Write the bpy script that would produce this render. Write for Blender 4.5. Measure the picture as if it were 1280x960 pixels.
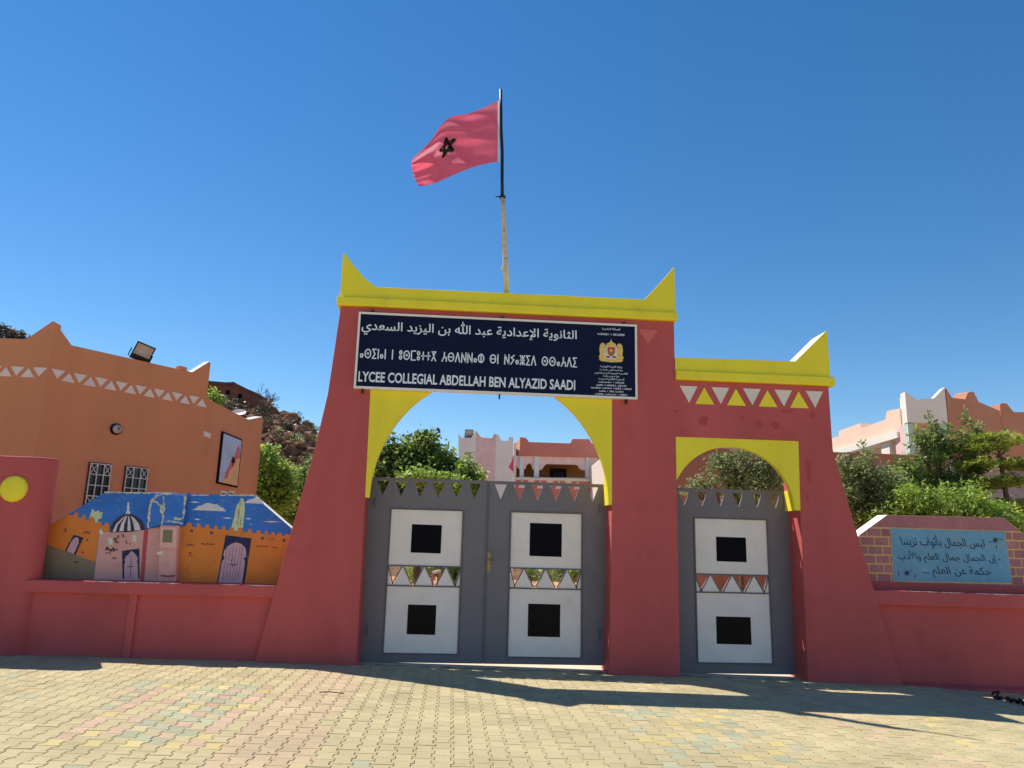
import bpy, bmesh, math, random
from mathutils import Vector, Matrix, noise
from mathutils.geometry import tessellate_polygon
random.seed(7)
sc = bpy.context.scene
COL = sc.collection
for o in list(bpy.data.objects):
    bpy.data.objects.remove(o)

# ------------------------------------------------------------------ camera, sky, sun
PITCH, ROLL, YAW, FPX = math.radians(12.0), math.radians(1.47), math.radians(4.14), 950.0
CAM = Vector((0, -10.727, 1.6))
FW = Vector((math.sin(YAW) * math.cos(PITCH), math.cos(YAW) * math.cos(PITCH), math.sin(PITCH)))
_rt = Vector((math.cos(YAW), -math.sin(YAW), 0))
_up = _rt.cross(FW)
RT = math.cos(ROLL) * _rt + math.sin(ROLL) * _up
UP = -math.sin(ROLL) * _rt + math.cos(ROLL) * _up
cd = bpy.data.cameras.new('camera')
cam = bpy.data.objects.new('camera', cd)
COL.objects.link(cam)
cd.sensor_width = 36
cd.lens = FPX / 1280 * 36
cd.clip_start = 0.05
cd.clip_end = 3000
M = Matrix((RT, UP, -FW)).transposed().to_4x4()
M.translation = CAM
cam.matrix_world = M
sc.camera = cam

SUN_DIR = Vector((-0.53, 0.385, 1.0)).normalized()      # towards the sun
EL = math.asin(SUN_DIR.z)
ROT = math.atan2(SUN_DIR.x, SUN_DIR.y)
w = bpy.data.worlds.new('World')
sc.world = w
w.use_nodes = True
wn = w.node_tree
bg = wn.nodes['Background']
sky = wn.nodes.new('ShaderNodeTexSky')
sky.sky_type = 'NISHITA'
sky.sun_disc = False
sky.sun_elevation = EL
sky.sun_rotation = ROT
sky.altitude = 900
sky.air_density = 1.05
sky.dust_density = 0.0
sky.ozone_density = 1.5
bg.inputs[1].default_value = 0.099
hsv = wn.nodes.new('ShaderNodeHueSaturation')
hsv.inputs['Saturation'].default_value = 1.33
wn.links.new(sky.outputs[0], hsv.inputs['Color'])
wn.links.new(hsv.outputs[0], bg.inputs[0])
sl = bpy.data.lights.new('sun', 'SUN')
sl.energy = 4.2
sl.angle = math.radians(0.5)
sl.color = (1.0, 0.95, 0.86)
so = bpy.data.objects.new('sun', sl)
COL.objects.link(so)
so.rotation_euler = SUN_DIR.to_track_quat('Z', 'Y').to_euler()
sc.view_settings.view_transform = 'Standard'
sc.view_settings.look = 'None'
sc.view_settings.exposure = 0.5
sc.view_settings.gamma = 1
sc.cycles.max_bounces = 6

# ------------------------------------------------------------------ materials
MATS = {}
def mat(name, col, rough=0.8, var=0.12, scale=3.0, bump=0.15, bscale=60.0, spec=0.3, stain=None, metal=0.0,
        objrand=0.0, transl=0.0, streak=False, attr=False):
    if name in MATS:
        return MATS[name]
    if name.startswith(('mural_', 'frieze', 'poster', 'sign_', 'emblem', 'pale_', 'rose', 'brown_render', 'arcade', 'shade_pink', 'column', 'cabinet', 'repaint', 'faded')):
        col = tuple(min(0.86, c * 1.32) for c in col)
    m = bpy.data.materials.new(name)
    m.use_nodes = True
    nt = m.node_tree
    N, L = nt.nodes, nt.links
    b = N['Principled BSDF']
    b.inputs['Roughness'].default_value = rough
    b.inputs['Specular IOR Level'].default_value = spec
    b.inputs['Metallic'].default_value = metal
    tc = N.new('ShaderNodeTexCoord')
    geo = N.new('ShaderNodeNewGeometry')
    n1 = N.new('ShaderNodeTexNoise')
    n1.inputs['Scale'].default_value = scale
    n1.inputs['Detail'].default_value = 6
    n1.inputs['Roughness'].default_value = 0.6
    src = geo.outputs['Position']
    if streak:
        mp = N.new('ShaderNodeMapping')
        mp.inputs['Scale'].default_value = (1.0, 1.0, 0.22)
        L.new(src, mp.inputs[0])
        src = mp.outputs[0]
    L.new(src, n1.inputs['Vector'])
    mr = N.new('ShaderNodeMapRange')
    mr.inputs[1].default_value = 0.3
    mr.inputs[2].default_value = 0.7
    mr.inputs[3].default_value = 1 - var
    mr.inputs[4].default_value = 1 + var
    L.new(n1.outputs[0], mr.inputs[0])
    val = mr.outputs[0]
    if objrand:
        oi = N.new('ShaderNodeObjectInfo')
        m2 = N.new('ShaderNodeMapRange')
        m2.inputs[3].default_value = 1 - objrand
        m2.inputs[4].default_value = 1 + objrand
        L.new(oi.outputs['Random'], m2.inputs[0])
        mu = N.new('ShaderNodeMath'); mu.operation = 'MULTIPLY'
        L.new(val, mu.inputs[0]); L.new(m2.outputs[0], mu.inputs[1])
        val = mu.outputs[0]
    if attr:
        at_ = N.new('ShaderNodeAttribute'); at_.attribute_name = 'tint'
        ad = N.new('ShaderNodeMath'); ad.operation = 'ADD'
        L.new(val, ad.inputs[0]); L.new(at_.outputs['Fac'], ad.inputs[1])
        val = ad.outputs[0]
    mx = N.new('ShaderNodeVectorMath'); mx.operation = 'SCALE'
    rgb = N.new('ShaderNodeRGB')
    rgb.outputs[0].default_value = (*col, 1)
    L.new(rgb.outputs[0], mx.inputs[0])
    L.new(val, mx.inputs['Scale'])
    out = mx.outputs[0]
    if stain:
        scol, sscale, lo, hi, amt = stain
        n3 = N.new('ShaderNodeTexNoise')
        n3.inputs['Scale'].default_value = sscale
        n3.inputs['Detail'].default_value = 4
        L.new(geo.outputs['Position'], n3.inputs['Vector'])
        m3 = N.new('ShaderNodeMapRange')
        m3.inputs[1].default_value = lo
        m3.inputs[2].default_value = hi
        m3.inputs[4].default_value = amt
        L.new(n3.outputs[0], m3.inputs[0])
        mixn = N.new('ShaderNodeMix'); mixn.data_type = 'RGBA'
        L.new(m3.outputs[0], mixn.inputs[0])
        L.new(out, mixn.inputs[6])
        mixn.inputs[7].default_value = (*scol, 1)
        out = mixn.outputs[2]
    if name.startswith('mural_'):
        n4 = N.new('ShaderNodeTexNoise'); n4.inputs['Scale'].default_value = 11; n4.inputs['Detail'].default_value = 9; n4.inputs['Roughness'].default_value = 0.72
        L.new(geo.outputs['Position'], n4.inputs['Vector'])
        m4 = N.new('ShaderNodeMapRange'); m4.inputs[1].default_value = 0.58; m4.inputs[2].default_value = 0.68; m4.inputs[4].default_value = 0.38
        L.new(n4.outputs[0], m4.inputs[0])
        mx4 = N.new('ShaderNodeMix'); mx4.data_type = 'RGBA'
        L.new(m4.outputs[0], mx4.inputs[0]); L.new(out, mx4.inputs[6]); mx4.inputs[7].default_value = (0.58, 0.46, 0.38, 1)
        out = mx4.outputs[2]
    L.new(out, b.inputs['Base Color'])
    if bump:
        n2 = N.new('ShaderNodeTexNoise')
        n2.inputs['Scale'].default_value = bscale
        n2.inputs['Detail'].default_value = 5
        L.new(geo.outputs['Position'], n2.inputs['Vector'])
        bp = N.new('ShaderNodeBump')
        bp.inputs['Strength'].default_value = bump
        bp.inputs['Distance'].default_value = 0.01
        L.new(n2.outputs[0], bp.inputs['Height'])
        L.new(bp.outputs[0], b.inputs['Normal'])
    if transl:
        tr = N.new('ShaderNodeBsdfTranslucent')
        L.new(out, tr.inputs[0])
        ms = N.new('ShaderNodeMixShader')
        ms.inputs[0].default_value = transl
        L.new(b.outputs[0], ms.inputs[1]); L.new(tr.outputs[0], ms.inputs[2])
        L.new(ms.outputs[0], N['Material Output'].inputs[0])
    MATS[name] = m
    return m

RED = mat('red_plaster', (0.53, 0.098, 0.092), 0.75, 0.12, 0.9, 0.4, 28, 0.3, ((0.42, 0.072, 0.068), 1.7, 0.56, 0.72, 0.5), streak=True)
YEL = mat('yellow_paint', (0.91, 0.73, 0.036), 0.65, 0.07, 2.0, 0.25, 45, 0.35, ((0.62, 0.46, 0.05), 3.1, 0.6, 0.75, 0.4), streak=True)
PINKJ = mat('pink_tile', (0.55, 0.13, 0.11))
CREAM = mat('cream_paint_and_sun', (0.78, 0.70, 0.55), 0.7, 0.08, 6)
WHITE = mat('white_metal', (0.88, 0.76, 0.68), 0.5, 0.05, 3, 0.05, 30, 0.4, ((0.60, 0.55, 0.50), 5, 0.62, 0.75, 0.3))
GREY = mat('grey_metal', (0.185, 0.160, 0.168), 0.5, 0.08, 3, 0.06, 25, 0.4, ((0.11, 0.098, 0.104), 3, 0.6, 0.75, 0.3))
GREYD = mat('dark_grey_metal', (0.13, 0.118, 0.13), 0.5, 0.05)
BLACK = mat('black_paint', (0.005, 0.005, 0.008), 0.7, 0.1, 6, 0.05, 60, 0.08)
BROWNB = mat('brown_black_paint', (0.016, 0.010, 0.008), 0.7, 0.1, 6, 0.05, 60, 0.1)
BRASS = mat('aged_brass', (0.30, 0.21, 0.09), 0.4, 0.2, 30, 0.1, 60, 0.5, None, 0.8)
NAVY = mat('navy_board', (0.007, 0.010, 0.040), 0.6, 0.10, 1.5, 0.02, 10, 0.12)
LETTER = mat('sign_white', (0.62, 0.62, 0.68), 0.5, 0.04, 10, 0)
SIGNFR = mat('sign_frame_cream', (0.68, 0.60, 0.54), 0.5, 0.06, 8, 0.05)
GOLD = mat('emblem_gold', (0.72, 0.42, 0.10), 0.5, 0.3, 60, 0)
EMSILV = mat('emblem_silver', (0.50, 0.50, 0.55), 0.5, 0.3, 60, 0)
EMRED = mat('emblem_red', (0.42, 0.05, 0.03), 0.5, 0.1, 60, 0)
EMGREEN = mat('emblem_green', (0.05, 0.25, 0.12), 0.5, 0.1, 60, 0)
POLEW = mat('weathered_white_steel', (0.60, 0.52, 0.42), 0.6, 0.15, 12, 0.2, 50, 0.3, ((0.25, 0.13, 0.06), 14, 0.58, 0.66, 0.7))
BLKM = mat('black_steel', (0.015, 0.015, 0.017), 0.45, 0.1)
FLAGR = mat('flag_red_cloth', (0.80, 0.145, 0.235), 0.7, 0.06, 8, 0.1, 200, 0.2, None, 0, 0, 0.45)
FLAGW = mat('flag_hoist_cloth', (0.7, 0.7, 0.7), 0.7, 0.06, 8, 0, transl=0.3)
FLAGG = mat('flag_star_cloth', (0.008, 0.02, 0.012), 1.0, 0.06, 8, 0, spec=0.0)
BLDG = mat('terracotta_render', (0.66, 0.27, 0.13), 0.85, 0.08, 0.8, 0.2, 40, 0.2, ((0.54, 0.215, 0.11), 1.2, 0.55, 0.75, 0.5), streak=True)
FRZ = mat('frieze_white', (0.60, 0.52, 0.45), 0.8, 0.06)
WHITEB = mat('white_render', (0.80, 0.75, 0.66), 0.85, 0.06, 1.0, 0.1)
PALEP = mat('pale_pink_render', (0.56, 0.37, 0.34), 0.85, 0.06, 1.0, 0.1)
PEACH = mat('peach_sunlit_render', (0.62, 0.36, 0.24), 0.85, 0.06, 1.0, 0.1)
ROSE = mat('rose_red_render', (0.45, 0.16, 0.12), 0.85, 0.08, 0.6, 0.1)
BROWNW = mat('brown_render', (0.34, 0.14, 0.09), 0.85, 0.10, 0.7, 0.2, 30, 0.2, ((0.24, 0.10, 0.07), 1.0, 0.55, 0.75, 0.5))
GREENC = mat('pale_green_render', (0.36, 0.46, 0.40), 0.85, 0.06)
OCHRE = mat('ochre_render', (0.34, 0.20, 0.07), 0.85, 0.08)
GLASS = mat('dark_glass', (0.01, 0.012, 0.015), 0.12, 0.1, 2, 0, 10, 0.5)
BLUEW = mat('blue_shutter', (0.02, 0.03, 0.12), 0.5)
DOORBR = mat('brown_door', (0.13, 0.05, 0.03), 0.6)
GRILLE = mat('white_grille', (0.70, 0.66, 0.62), 0.5)
SAND = mat('sandy_soil', (0.52, 0.30, 0.15), 0.95, 0.2, 0.6, 0.5, 12, 0.1, ((0.42, 0.20, 0.09), 0.35, 0.45, 0.6, 0.8))
JOINT = mat('joint_sand', (0.30, 0.235, 0.14), 0.95, 0.2, 3, 0.4, 50, 0.1)
CONC = mat('pale_concrete', (0.46, 0.40, 0.29), 0.9, 0.1, 2, 0.2)
PAV = [mat('paver_cream', (0.47, 0.385, 0.215), 0.9, 0.13, 1.1, 0.35, 90, 0.15, ((0.33, 0.27, 0.17), 7, 0.60, 0.75, 0.45), 0, 0.06, 0, False, True),
       mat('paver_pink', (0.485, 0.365, 0.225), 0.9, 0.10, 2.0, 0.35, 90, 0.15, ((0.33, 0.25, 0.17), 7, 0.60, 0.75, 0.4), 0, 0.06, 0, False, True),
       mat('paver_green', (0.38, 0.37, 0.24), 0.9, 0.10, 2.0, 0.35, 90, 0.15, ((0.33, 0.27, 0.17), 7, 0.60, 0.75, 0.4), 0, 0.06, 0, False, True),
       mat('paver_yellow', (0.54, 0.43, 0.19), 0.9, 0.10, 2.0, 0.35, 90, 0.15, ((0.33, 0.27, 0.17), 7, 0.60, 0.75, 0.4), 0, 0.06, 0, False, True),
       mat('paver_rose', (0.50, 0.35, 0.235), 0.9, 0.10, 2.0, 0.35, 90, 0.15, ((0.33, 0.27, 0.17), 7, 0.60, 0.75, 0.4), 0, 0.06, 0, False, True)]
ROCK = mat('brown_rock', (0.25, 0.135, 0.08), 0.95, 0.35, 0.9, 0.6, 4, 0.1, ((0.12, 0.065, 0.045), 0.7, 0.5, 0.6, 0.7), 0, 0.3)
HILLM = mat('hill_earth', (0.20, 0.11, 0.065), 0.95, 0.35, 0.5, 0.6, 3, 0.1, ((0.07, 0.065, 0.035), 0.5, 0.5, 0.6, 0.8))
STONEW = mat('red_stone_wall', (0.20, 0.075, 0.05), 0.9, 0.25, 2.5, 0.5, 6)
BARK = mat('bark', (0.14, 0.10, 0.07), 0.9, 0.3, 8, 0.5, 30)
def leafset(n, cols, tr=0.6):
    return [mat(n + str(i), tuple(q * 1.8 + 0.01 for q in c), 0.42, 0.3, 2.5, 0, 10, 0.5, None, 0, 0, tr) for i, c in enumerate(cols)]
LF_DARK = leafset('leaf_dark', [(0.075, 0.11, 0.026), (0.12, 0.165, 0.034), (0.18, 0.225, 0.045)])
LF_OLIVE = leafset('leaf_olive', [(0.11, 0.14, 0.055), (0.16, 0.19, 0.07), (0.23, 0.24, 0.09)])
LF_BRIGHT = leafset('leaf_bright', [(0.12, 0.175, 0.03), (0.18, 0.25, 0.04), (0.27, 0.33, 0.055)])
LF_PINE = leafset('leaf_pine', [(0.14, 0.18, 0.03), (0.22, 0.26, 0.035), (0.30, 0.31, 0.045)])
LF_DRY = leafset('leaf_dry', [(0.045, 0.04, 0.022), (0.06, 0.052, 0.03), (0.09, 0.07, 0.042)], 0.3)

# ------------------------------------------------------------------ helpers
OFF = {}
def tag(o, label=None, cat=None, group=None, kind=None):
    if label: o['label'] = label
    if cat: o['category'] = cat
    if group: o['group'] = group
    if kind: o['kind'] = kind
    return o
def thing(name, loc, label, cat, group=None):
    o = bpy.data.objects.new(name, None)
    o.empty_display_size = 0.2
    COL.objects.link(o)
    o.location = loc
    OFF[o.name] = Vector(loc)
    return tag(o, label, cat, group)
def meshobj(name, verts, faces, mats, parent=None, mi=None, smooth=False, bevel=0, loc=None):
    off = OFF[parent.name] if parent else (Vector(loc) if loc else Vector((0, 0, 0)))
    me = bpy.data.meshes.new(name)
    me.from_pydata([(v[0] - off.x, v[1] - off.y, v[2] - off.z) for v in verts], [], faces)
    for m in (mats if isinstance(mats, (list, tuple)) else [mats]):
        me.materials.append(m)
    if mi:
        me.polygons.foreach_set('material_index', mi)
    if smooth:
        me.polygons.foreach_set('use_smooth', [True] * len(me.polygons))
    me.update()
    o = bpy.data.objects.new(name, me)
    COL.objects.link(o)
    if parent:
        o.parent = parent
    else:
        o.location = off
    OFF[o.name] = off
    if bevel:
        b = o.modifiers.new('bevel', 'BEVEL')
        b.width = bevel; b.segments = 2; b.limit_method = 'ANGLE'; b.angle_limit = math.radians(35)
    return o

class G:
    """collects geometry in world space"""
    def __init__(s): s.v = []; s.f = []; s.m = []
    def add(s, v, f, m=0):
        b = len(s.v); s.v += [tuple(p) for p in v]
        s.f += [tuple(i + b for i in q) for q in f]; s.m += [m] * len(f)
    def box(s, x0, x1, y0, y1, z0, z1, m=0):
        s.add([(x0, y0, z0), (x1, y0, z0), (x1, y1, z0), (x0, y1, z0), (x0, y0, z1), (x1, y0, z1), (x1, y1, z1), (x0, y1, z1)],
              [(0, 3, 2, 1), (4, 5, 6, 7), (0, 1, 5, 4), (1, 2, 6, 5), (2, 3, 7, 6), (3, 0, 4, 7)], m)
    def tube(s, pts, r, n=8, m=0, cap=True):
        pts = [Vector(p) for p in pts]
        rs = r if isinstance(r, (list, tuple)) else [r] * len(pts)
        rings = []
        for i, p in enumerate(pts):
            d = (pts[min(i + 1, len(pts) - 1)] - pts[max(i - 1, 0)]).normalized()
            a = d.orthogonal().normalized() if abs(d.z) > 0.9 else d.cross(Vector((0, 0, 1))).normalized()
            if abs(d.z) > 0.9: a = Vector((0, 1, 0)).cross(d).normalized()
            b = d.cross(a)
            rings.append([p + rs[i] * (math.cos(2 * math.pi * k / n) * a + math.sin(2 * math.pi * k / n) * b) for k in range(n)])
        v = [q for rg in rings for q in rg]; f = []
        for i in range(len(pts) - 1):
            for k in range(n):
                f.append((i * n + k, i * n + (k + 1) % n, (i + 1) * n + (k + 1) % n, (i + 1) * n + k))
        if cap:
            f.append(tuple(range(n))[::-1]); f.append(tuple((len(pts) - 1) * n + k for k in range(n)))
        s.add(v, f, m)
    def obj(s, name, mats, parent=None, smooth=False, bevel=0, loc=None):
        return meshobj(name, s.v, s.f, mats, parent, s.m, smooth, bevel, loc)

class Plane:
    """a vertical plane: origin o (x,y), direction d along the wall, inward normal n (away from the street)"""
    def __init__(s, o, az_deg):
        s.o = Vector((o[0], o[1], 0)); a = math.radians(az_deg)
        s.d = Vector((math.sin(a), math.cos(a), 0)); s.n = Vector((-s.d.y, s.d.x, 0))
        if s.n.dot(Vector((s.o.x, s.o.y, 0)) - Vector((CAM.x, CAM.y, 0))) < 0: s.n = -s.n
    def uv(s, px, py, v=0.0):
        d = (px - 640) / FPX * RT - (py - 480) / FPX * UP + FW
        o = s.o + s.n * v
        t = (o - CAM).dot(s.n) / d.dot(s.n)
        p = CAM + t * d
        return ((p - o).dot(s.d), p.z)
    def P(s, u, v, z): return s.o + s.d * u + s.n * v + Vector((0, 0, z))
    def pts(s, L, v=0.0): return [s.uv(x, y, v) for x, y in L]
    def ext(s, g, poly, v0, v1, holes=(), m=0, mh=None):
        loops = [list(poly)] + [list(h) for h in holes]
        flat = [p for l in loops for p in l]
        tris = tessellate_polygon([[Vector((p[0], p[1], 0)) for p in l] for l in loops])
        n = len(flat)
        V = [s.P(u, v0, z) for u, z in flat] + [s.P(u, v1, z) for u, z in flat]
        F = []
        flip = (s.d.cross(Vector((0, 0, 1)))).dot(s.n) > 0
        for t in tris:
            a, b, c = [flat[i] for i in t]
            ar = (b[0] - a[0]) * (c[1] - a[1]) - (c[0] - a[0]) * (b[1] - a[1])
            if abs(ar) < 1e-12: continue
            t = t if (ar > 0) else (t[0], t[2], t[1])
            if flip: t = (t[0], t[2], t[1])
            F.append(tuple(t)); F.append((t[0] + n, t[2] + n, t[1] + n))
        g.add(V, F, m)
        b0 = len(g.v) - 2 * n; k = 0; F2 = []
        for li, l in enumerate(loops):
            ar = sum(l[i][0] * l[(i + 1) % len(l)][1] - l[(i + 1) % len(l)][0] * l[i][1] for i in range(len(l)))
            rev = (ar < 0) != flip
            if li: rev = not rev
            for i in range(len(l)):
                a, b = k + i, k + (i + 1) % len(l)
                q = (a, a + n, b + n, b)
                if rev: q = q[::-1]
                F2.append(tuple(x + b0 for x in q))
            k += len(l)
        g.f += F2; g.m += [m if mh is None else mh] * len(F2)
    def solid(s, name, poly, v0, v1, m, parent, holes=(), bevel=0, loc=None):
        g = G(); s.ext(g, poly, v0, v1, holes)
        return g.obj(name, m, parent, bevel=bevel, loc=loc)
    def rect(s, name, u0, u1, z0, z1, v0, v1, m, parent, bevel=0):
        return s.solid(name, [(u0, z0), (u1, z0), (u1, z1), (u0, z1)], v0, v1, m, parent, bevel=bevel)
    def stroke(s, g, pts, wd, v0, v1, m=0, closed=False):
        """a ribbon of width wd along pts"""
        n = len(pts)
        for i in range(n if closed else n - 1):
            a, b = Vector(pts[i]), Vector(pts[(i + 1) % n])
            d = b - a
            if d.length < 1e-6: continue
            d.normalize(); e = d * wd * 0.35; q = Vector((-d.y, d.x)) * wd / 2
            s.ext(g, [tuple(a - e - q), tuple(b + e - q), tuple(b + e + q), tuple(a - e + q)], v0 - 0.00002 * (i % 7), v1, (), m)

F0 = Plane((0, 0), 90)          # the plane of the gateway's front
def at(px, py, Y):
    d = (px - 640) / FPX * RT - (py - 480) / FPX * UP + FW
    return CAM + d * ((Y - CAM.y) / d.y)
def arc(cx, cz, rx, rz, a0, a1, n):
    return [(cx + rx * math.cos(math.radians(a0 + (a1 - a0) * i / n)), cz + rz * math.sin(math.radians(a0 + (a1 - a0) * i / n))) for i in range(n + 1)]
KN = [(-60, 0.35), (-12, 0.14), (-5.5, 0.055), (-2.5, 0.02), (0.5, -0.035), (2.2, -0.07), (5, -0.13), (6.3, -0.165), (8.1, -0.26), (14, -0.5), (60, -1.2)]
def gz(x):
    for (a, za), (b, zb) in zip(KN, KN[1:]):
        if x <= b: return za + (zb - za) * (x - a) / (b - a)
    return KN[-1][1]

# ------------------------------------------------------------------ ground
g = G()
xs = [-400, -150] + [k[0] for k in KN] + [150, 400]
def zz(x): return gz(max(-60, min(60, x)))
ys = [-300, -7.0, 0.75, 1500]
for (a, b) in zip(xs, xs[1:]):
    g.add([(a, -7.4, zz(a) - 0.010), (b, -7.4, zz(b) - 0.010), (b, 0.9, zz(b) - 0.010), (a, 0.9, zz(a) - 0.010)], [(0, 1, 2, 3)], 0 if a >= -12 and b <= 14 else 1)
    g.add([(a, -300, zz(a) - 0.02), (b, -300, zz(b) - 0.02), (b, -7.4, zz(b) - 0.02), (a, -7.4, zz(a) - 0.02)], [(0, 1, 2, 3)], 1)
FARPAVE = mat('far_paving', (0.44, 0.37, 0.22), 0.9, 0.12, 1.1, 0.3, 40, 0.15)
tag(g.obj('street_paving_bed', [JOINT, FARPAVE]), kind='structure')
g = G()
for (a, b) in zip(xs, xs[1:]):
    g.add([(a, 0.9, zz(a) - 0.02), (b, 0.9, zz(b) - 0.02), (b, 1500, zz(b) - 0.02), (a, 1500, zz(a) - 0.02)], [(0, 1, 2, 3)])
tag(g.obj('school_yard_ground', SAND), kind='structure')
g = G()
for (a, b) in zip(xs, xs[1:]):
    if a < -30 or b > 30: continue
    if a >= -2.5 and b <= 8.2:
        g.add([(a, 0.2, zz(a) - 0.005), (b, 0.2, zz(b) - 0.005), (b, 2.2, zz(b) - 0.005), (a, 2.2, zz(a) - 0.005)], [(0, 1, 2, 3)])
tag(g.obj('gate_threshold', CONC), kind='structure')

# pavers: double-T concrete blocks in columns running away from the street
PL, PW, JW = 0.198, 0.150, 0.0024
def paver_outline():
    a, h, j = 0.0125, PL / 2 - JW, 0.016
    wd, nr = PW / 2 + a - JW, PW / 2 - a - JW
    # wide at both ends, narrow at the waist
    R = [(wd, h), (wd, h * 0.52 + j / 2), (nr, h * 0.52 - j / 2), (nr, -h * 0.52 + j / 2), (wd, -h * 0.52 - j / 2), (wd, -h)]
    return R + [(-x, y) for x, y in R[::-1]]
PO = paver_outline()[::-1]
CH = 0.0038
def paver_geo(z0=0.0):
    top = [(x - math.copysign(CH, x), y - math.copysign(CH, y) if abs(y) > PL / 2 * 0.9 else y, 0) for x, y in PO]
    mid = [(x, y, -CH) for x, y in PO]
    bot = [(x, y, -0.03) for x, y in PO]
    n = 12
    F = [tuple(range(n))]
    for r in range(2):
        for i in range(n):
            F.append((r * n + i, (r + 1) * n + i, (r + 1) * n + (i + 1) % n, r * n + (i + 1) % n))
    return top + mid + bot, F
pv, pf = paver_geo()
_a = sum(PO[i][0] * PO[(i + 1) % 12][1] - PO[(i + 1) % 12][0] * PO[i][1] for i in range(12))
if _a < 0: pf = [f[::-1] for f in pf]
bed = bpy.data.objects.new('pavement', None); COL.objects.link(bed); OFF['pavement'] = Vector((0, 0, 0))
tag(bed, kind='structure')
pm = []
for k in range(5):
    me = bpy.data.meshes.new('paver'); me.from_pydata(pv, [], pf); me.materials.append(PAV[k]); me.update(); pm.append(me)
cells = []
i0, i1 = int(-9 / PW), int(11 / PW)
for i in range(i0, i1):
    x = i * PW
    for j in range(-36, 1):
        y = j * PL + (PL / 2 if i % 2 else 0)
        k = 0
        r = random.random()
        if -3.0 + (y + 4.2) * -0.14 < x < -1.75 and -4.25 < y < -1.6:
            k = [0, 2, 4, 2, 0, 4, 0][(i * 2 + j * 3 + (j // 2)) % 7] if r < 0.93 else 3
            if y < -4.08: k = 3 if i % 2 == 0 else 0
        elif -1.72 < x < -0.95: k = 1 if r < 0.93 else 0
        elif 1.75 < x < 3.05 and -5.2 < y < -2.0:
            k = [2, 0, 3, 0, 0, 0, 2, 0][(i * 3 + j * 2 + (j // 3)) % 8]
        elif 4.7 < x < 5.7 and r < 0.16: k = 3 if r < 0.1 else 2
        elif r < 0.006: k = 2
        elif 4.0 < x < 4.6 and r < 0.3: k = 1
        cells.append((x, y, k))
def near(c):
    v = Vector((c[0], c[1], 0)) - CAM
    dz = v.dot(FW)
    px = 640 + FPX * v.dot(RT) / dz; py = 480 - FPX * v.dot(UP) / dz
    return (v.length if (-5 < px < 1285 and py < 965) else 1e6 + v.length)
cells.sort(key=near)
sv, sf, sm, st = [], [], [], []
for n, (x, y, k) in enumerate(cells):
    z = gz(x) + random.uniform(-0.0022, 0.0022)
    tx, ty, tz = random.gauss(0, 0.006), random.gauss(0, 0.006), random.gauss(0, 0.008)
    slope = (gz(x + 0.1) - gz(x - 0.1)) / 0.2
    if n < 300:
        o = bpy.data.objects.new('paver', pm[k]); COL.objects.link(o); o.parent = bed
        o.location = (x, y, z); o.rotation_euler = (tx, ty - slope, tz)
    else:
        R = Matrix.Rotation(tz, 3, 'Z')
        b = len(sv)
        for p in pv:
            q = R @ Vector(p)
            sv.append((q.x + x, q.y + y, z + q.z + q.y * tx + q.x * (slope - ty)))
        sf += [tuple(b + a for a in f) for f in pf]
        sm += [k] * len(pf); st += [random.uniform(-0.09, 0.09)] * len(pf)
o = meshobj('more_pavers', sv, sf, PAV, bed, sm)
ca = o.data.attributes.new('tint', 'FLOAT', 'FACE'); ca.data.foreach_set('value', st)
tag(o, kind='stuff')

# ------------------------------------------------------------------ text tools
FORMS = {}
for ch, base, n in [('ا', 0xFE8D, 2), ('ب', 0xFE8F, 4), ('ة', 0xFE93, 2), ('ت', 0xFE95, 4), ('ث', 0xFE99, 4), ('ج', 0xFE9D, 4), ('ح', 0xFEA1, 4),
                    ('خ', 0xFEA5, 4), ('د', 0xFEA9, 2), ('ذ', 0xFEAB, 2), ('ر', 0xFEAD, 2), ('ز', 0xFEAF, 2), ('س', 0xFEB1, 4), ('ش', 0xFEB5, 4),
                    ('ص', 0xFEB9, 4), ('ض', 0xFEBD, 4), ('ط', 0xFEC1, 4), ('ع', 0xFEC9, 4), ('غ', 0xFECD, 4), ('ف', 0xFED1, 4), ('ق', 0xFED5, 4),
                    ('ك', 0xFED9, 4), ('ل', 0xFEDD, 4), ('م', 0xFEE1, 4), ('ن', 0xFEE5, 4), ('ه', 0xFEE9, 4), ('و', 0xFEED, 2), ('ى', 0xFEEF, 2),
                    ('ي', 0xFEF1, 4), ('إ', 0xFE87, 2), ('أ', 0xFE83, 2), ('ﻻ', 0xFEFB, 2), ('ﻹ', 0xFEF9, 2), ('ﻷ', 0xFEF7, 2)]:
    FORMS[ch] = (base, n)
def arabic(s):
    s = s.replace('لا', 'ﻻ').replace('لإ', 'ﻹ').replace('لأ', 'ﻷ')
    out = []
    for i, c in enumerate(s):
        if c not in FORMS: out.append(c); continue
        base, n = FORMS[c]
        prev = i > 0 and s[i - 1] in FORMS and FORMS[s[i - 1]][1] == 4
        nxt = i + 1 < len(s) and s[i + 1] in FORMS and n == 4
        k = (3 if nxt else 1) if prev else (2 if nxt else 0)
        out.append(chr(base + k))
    return ''.join(out[::-1])
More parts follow.
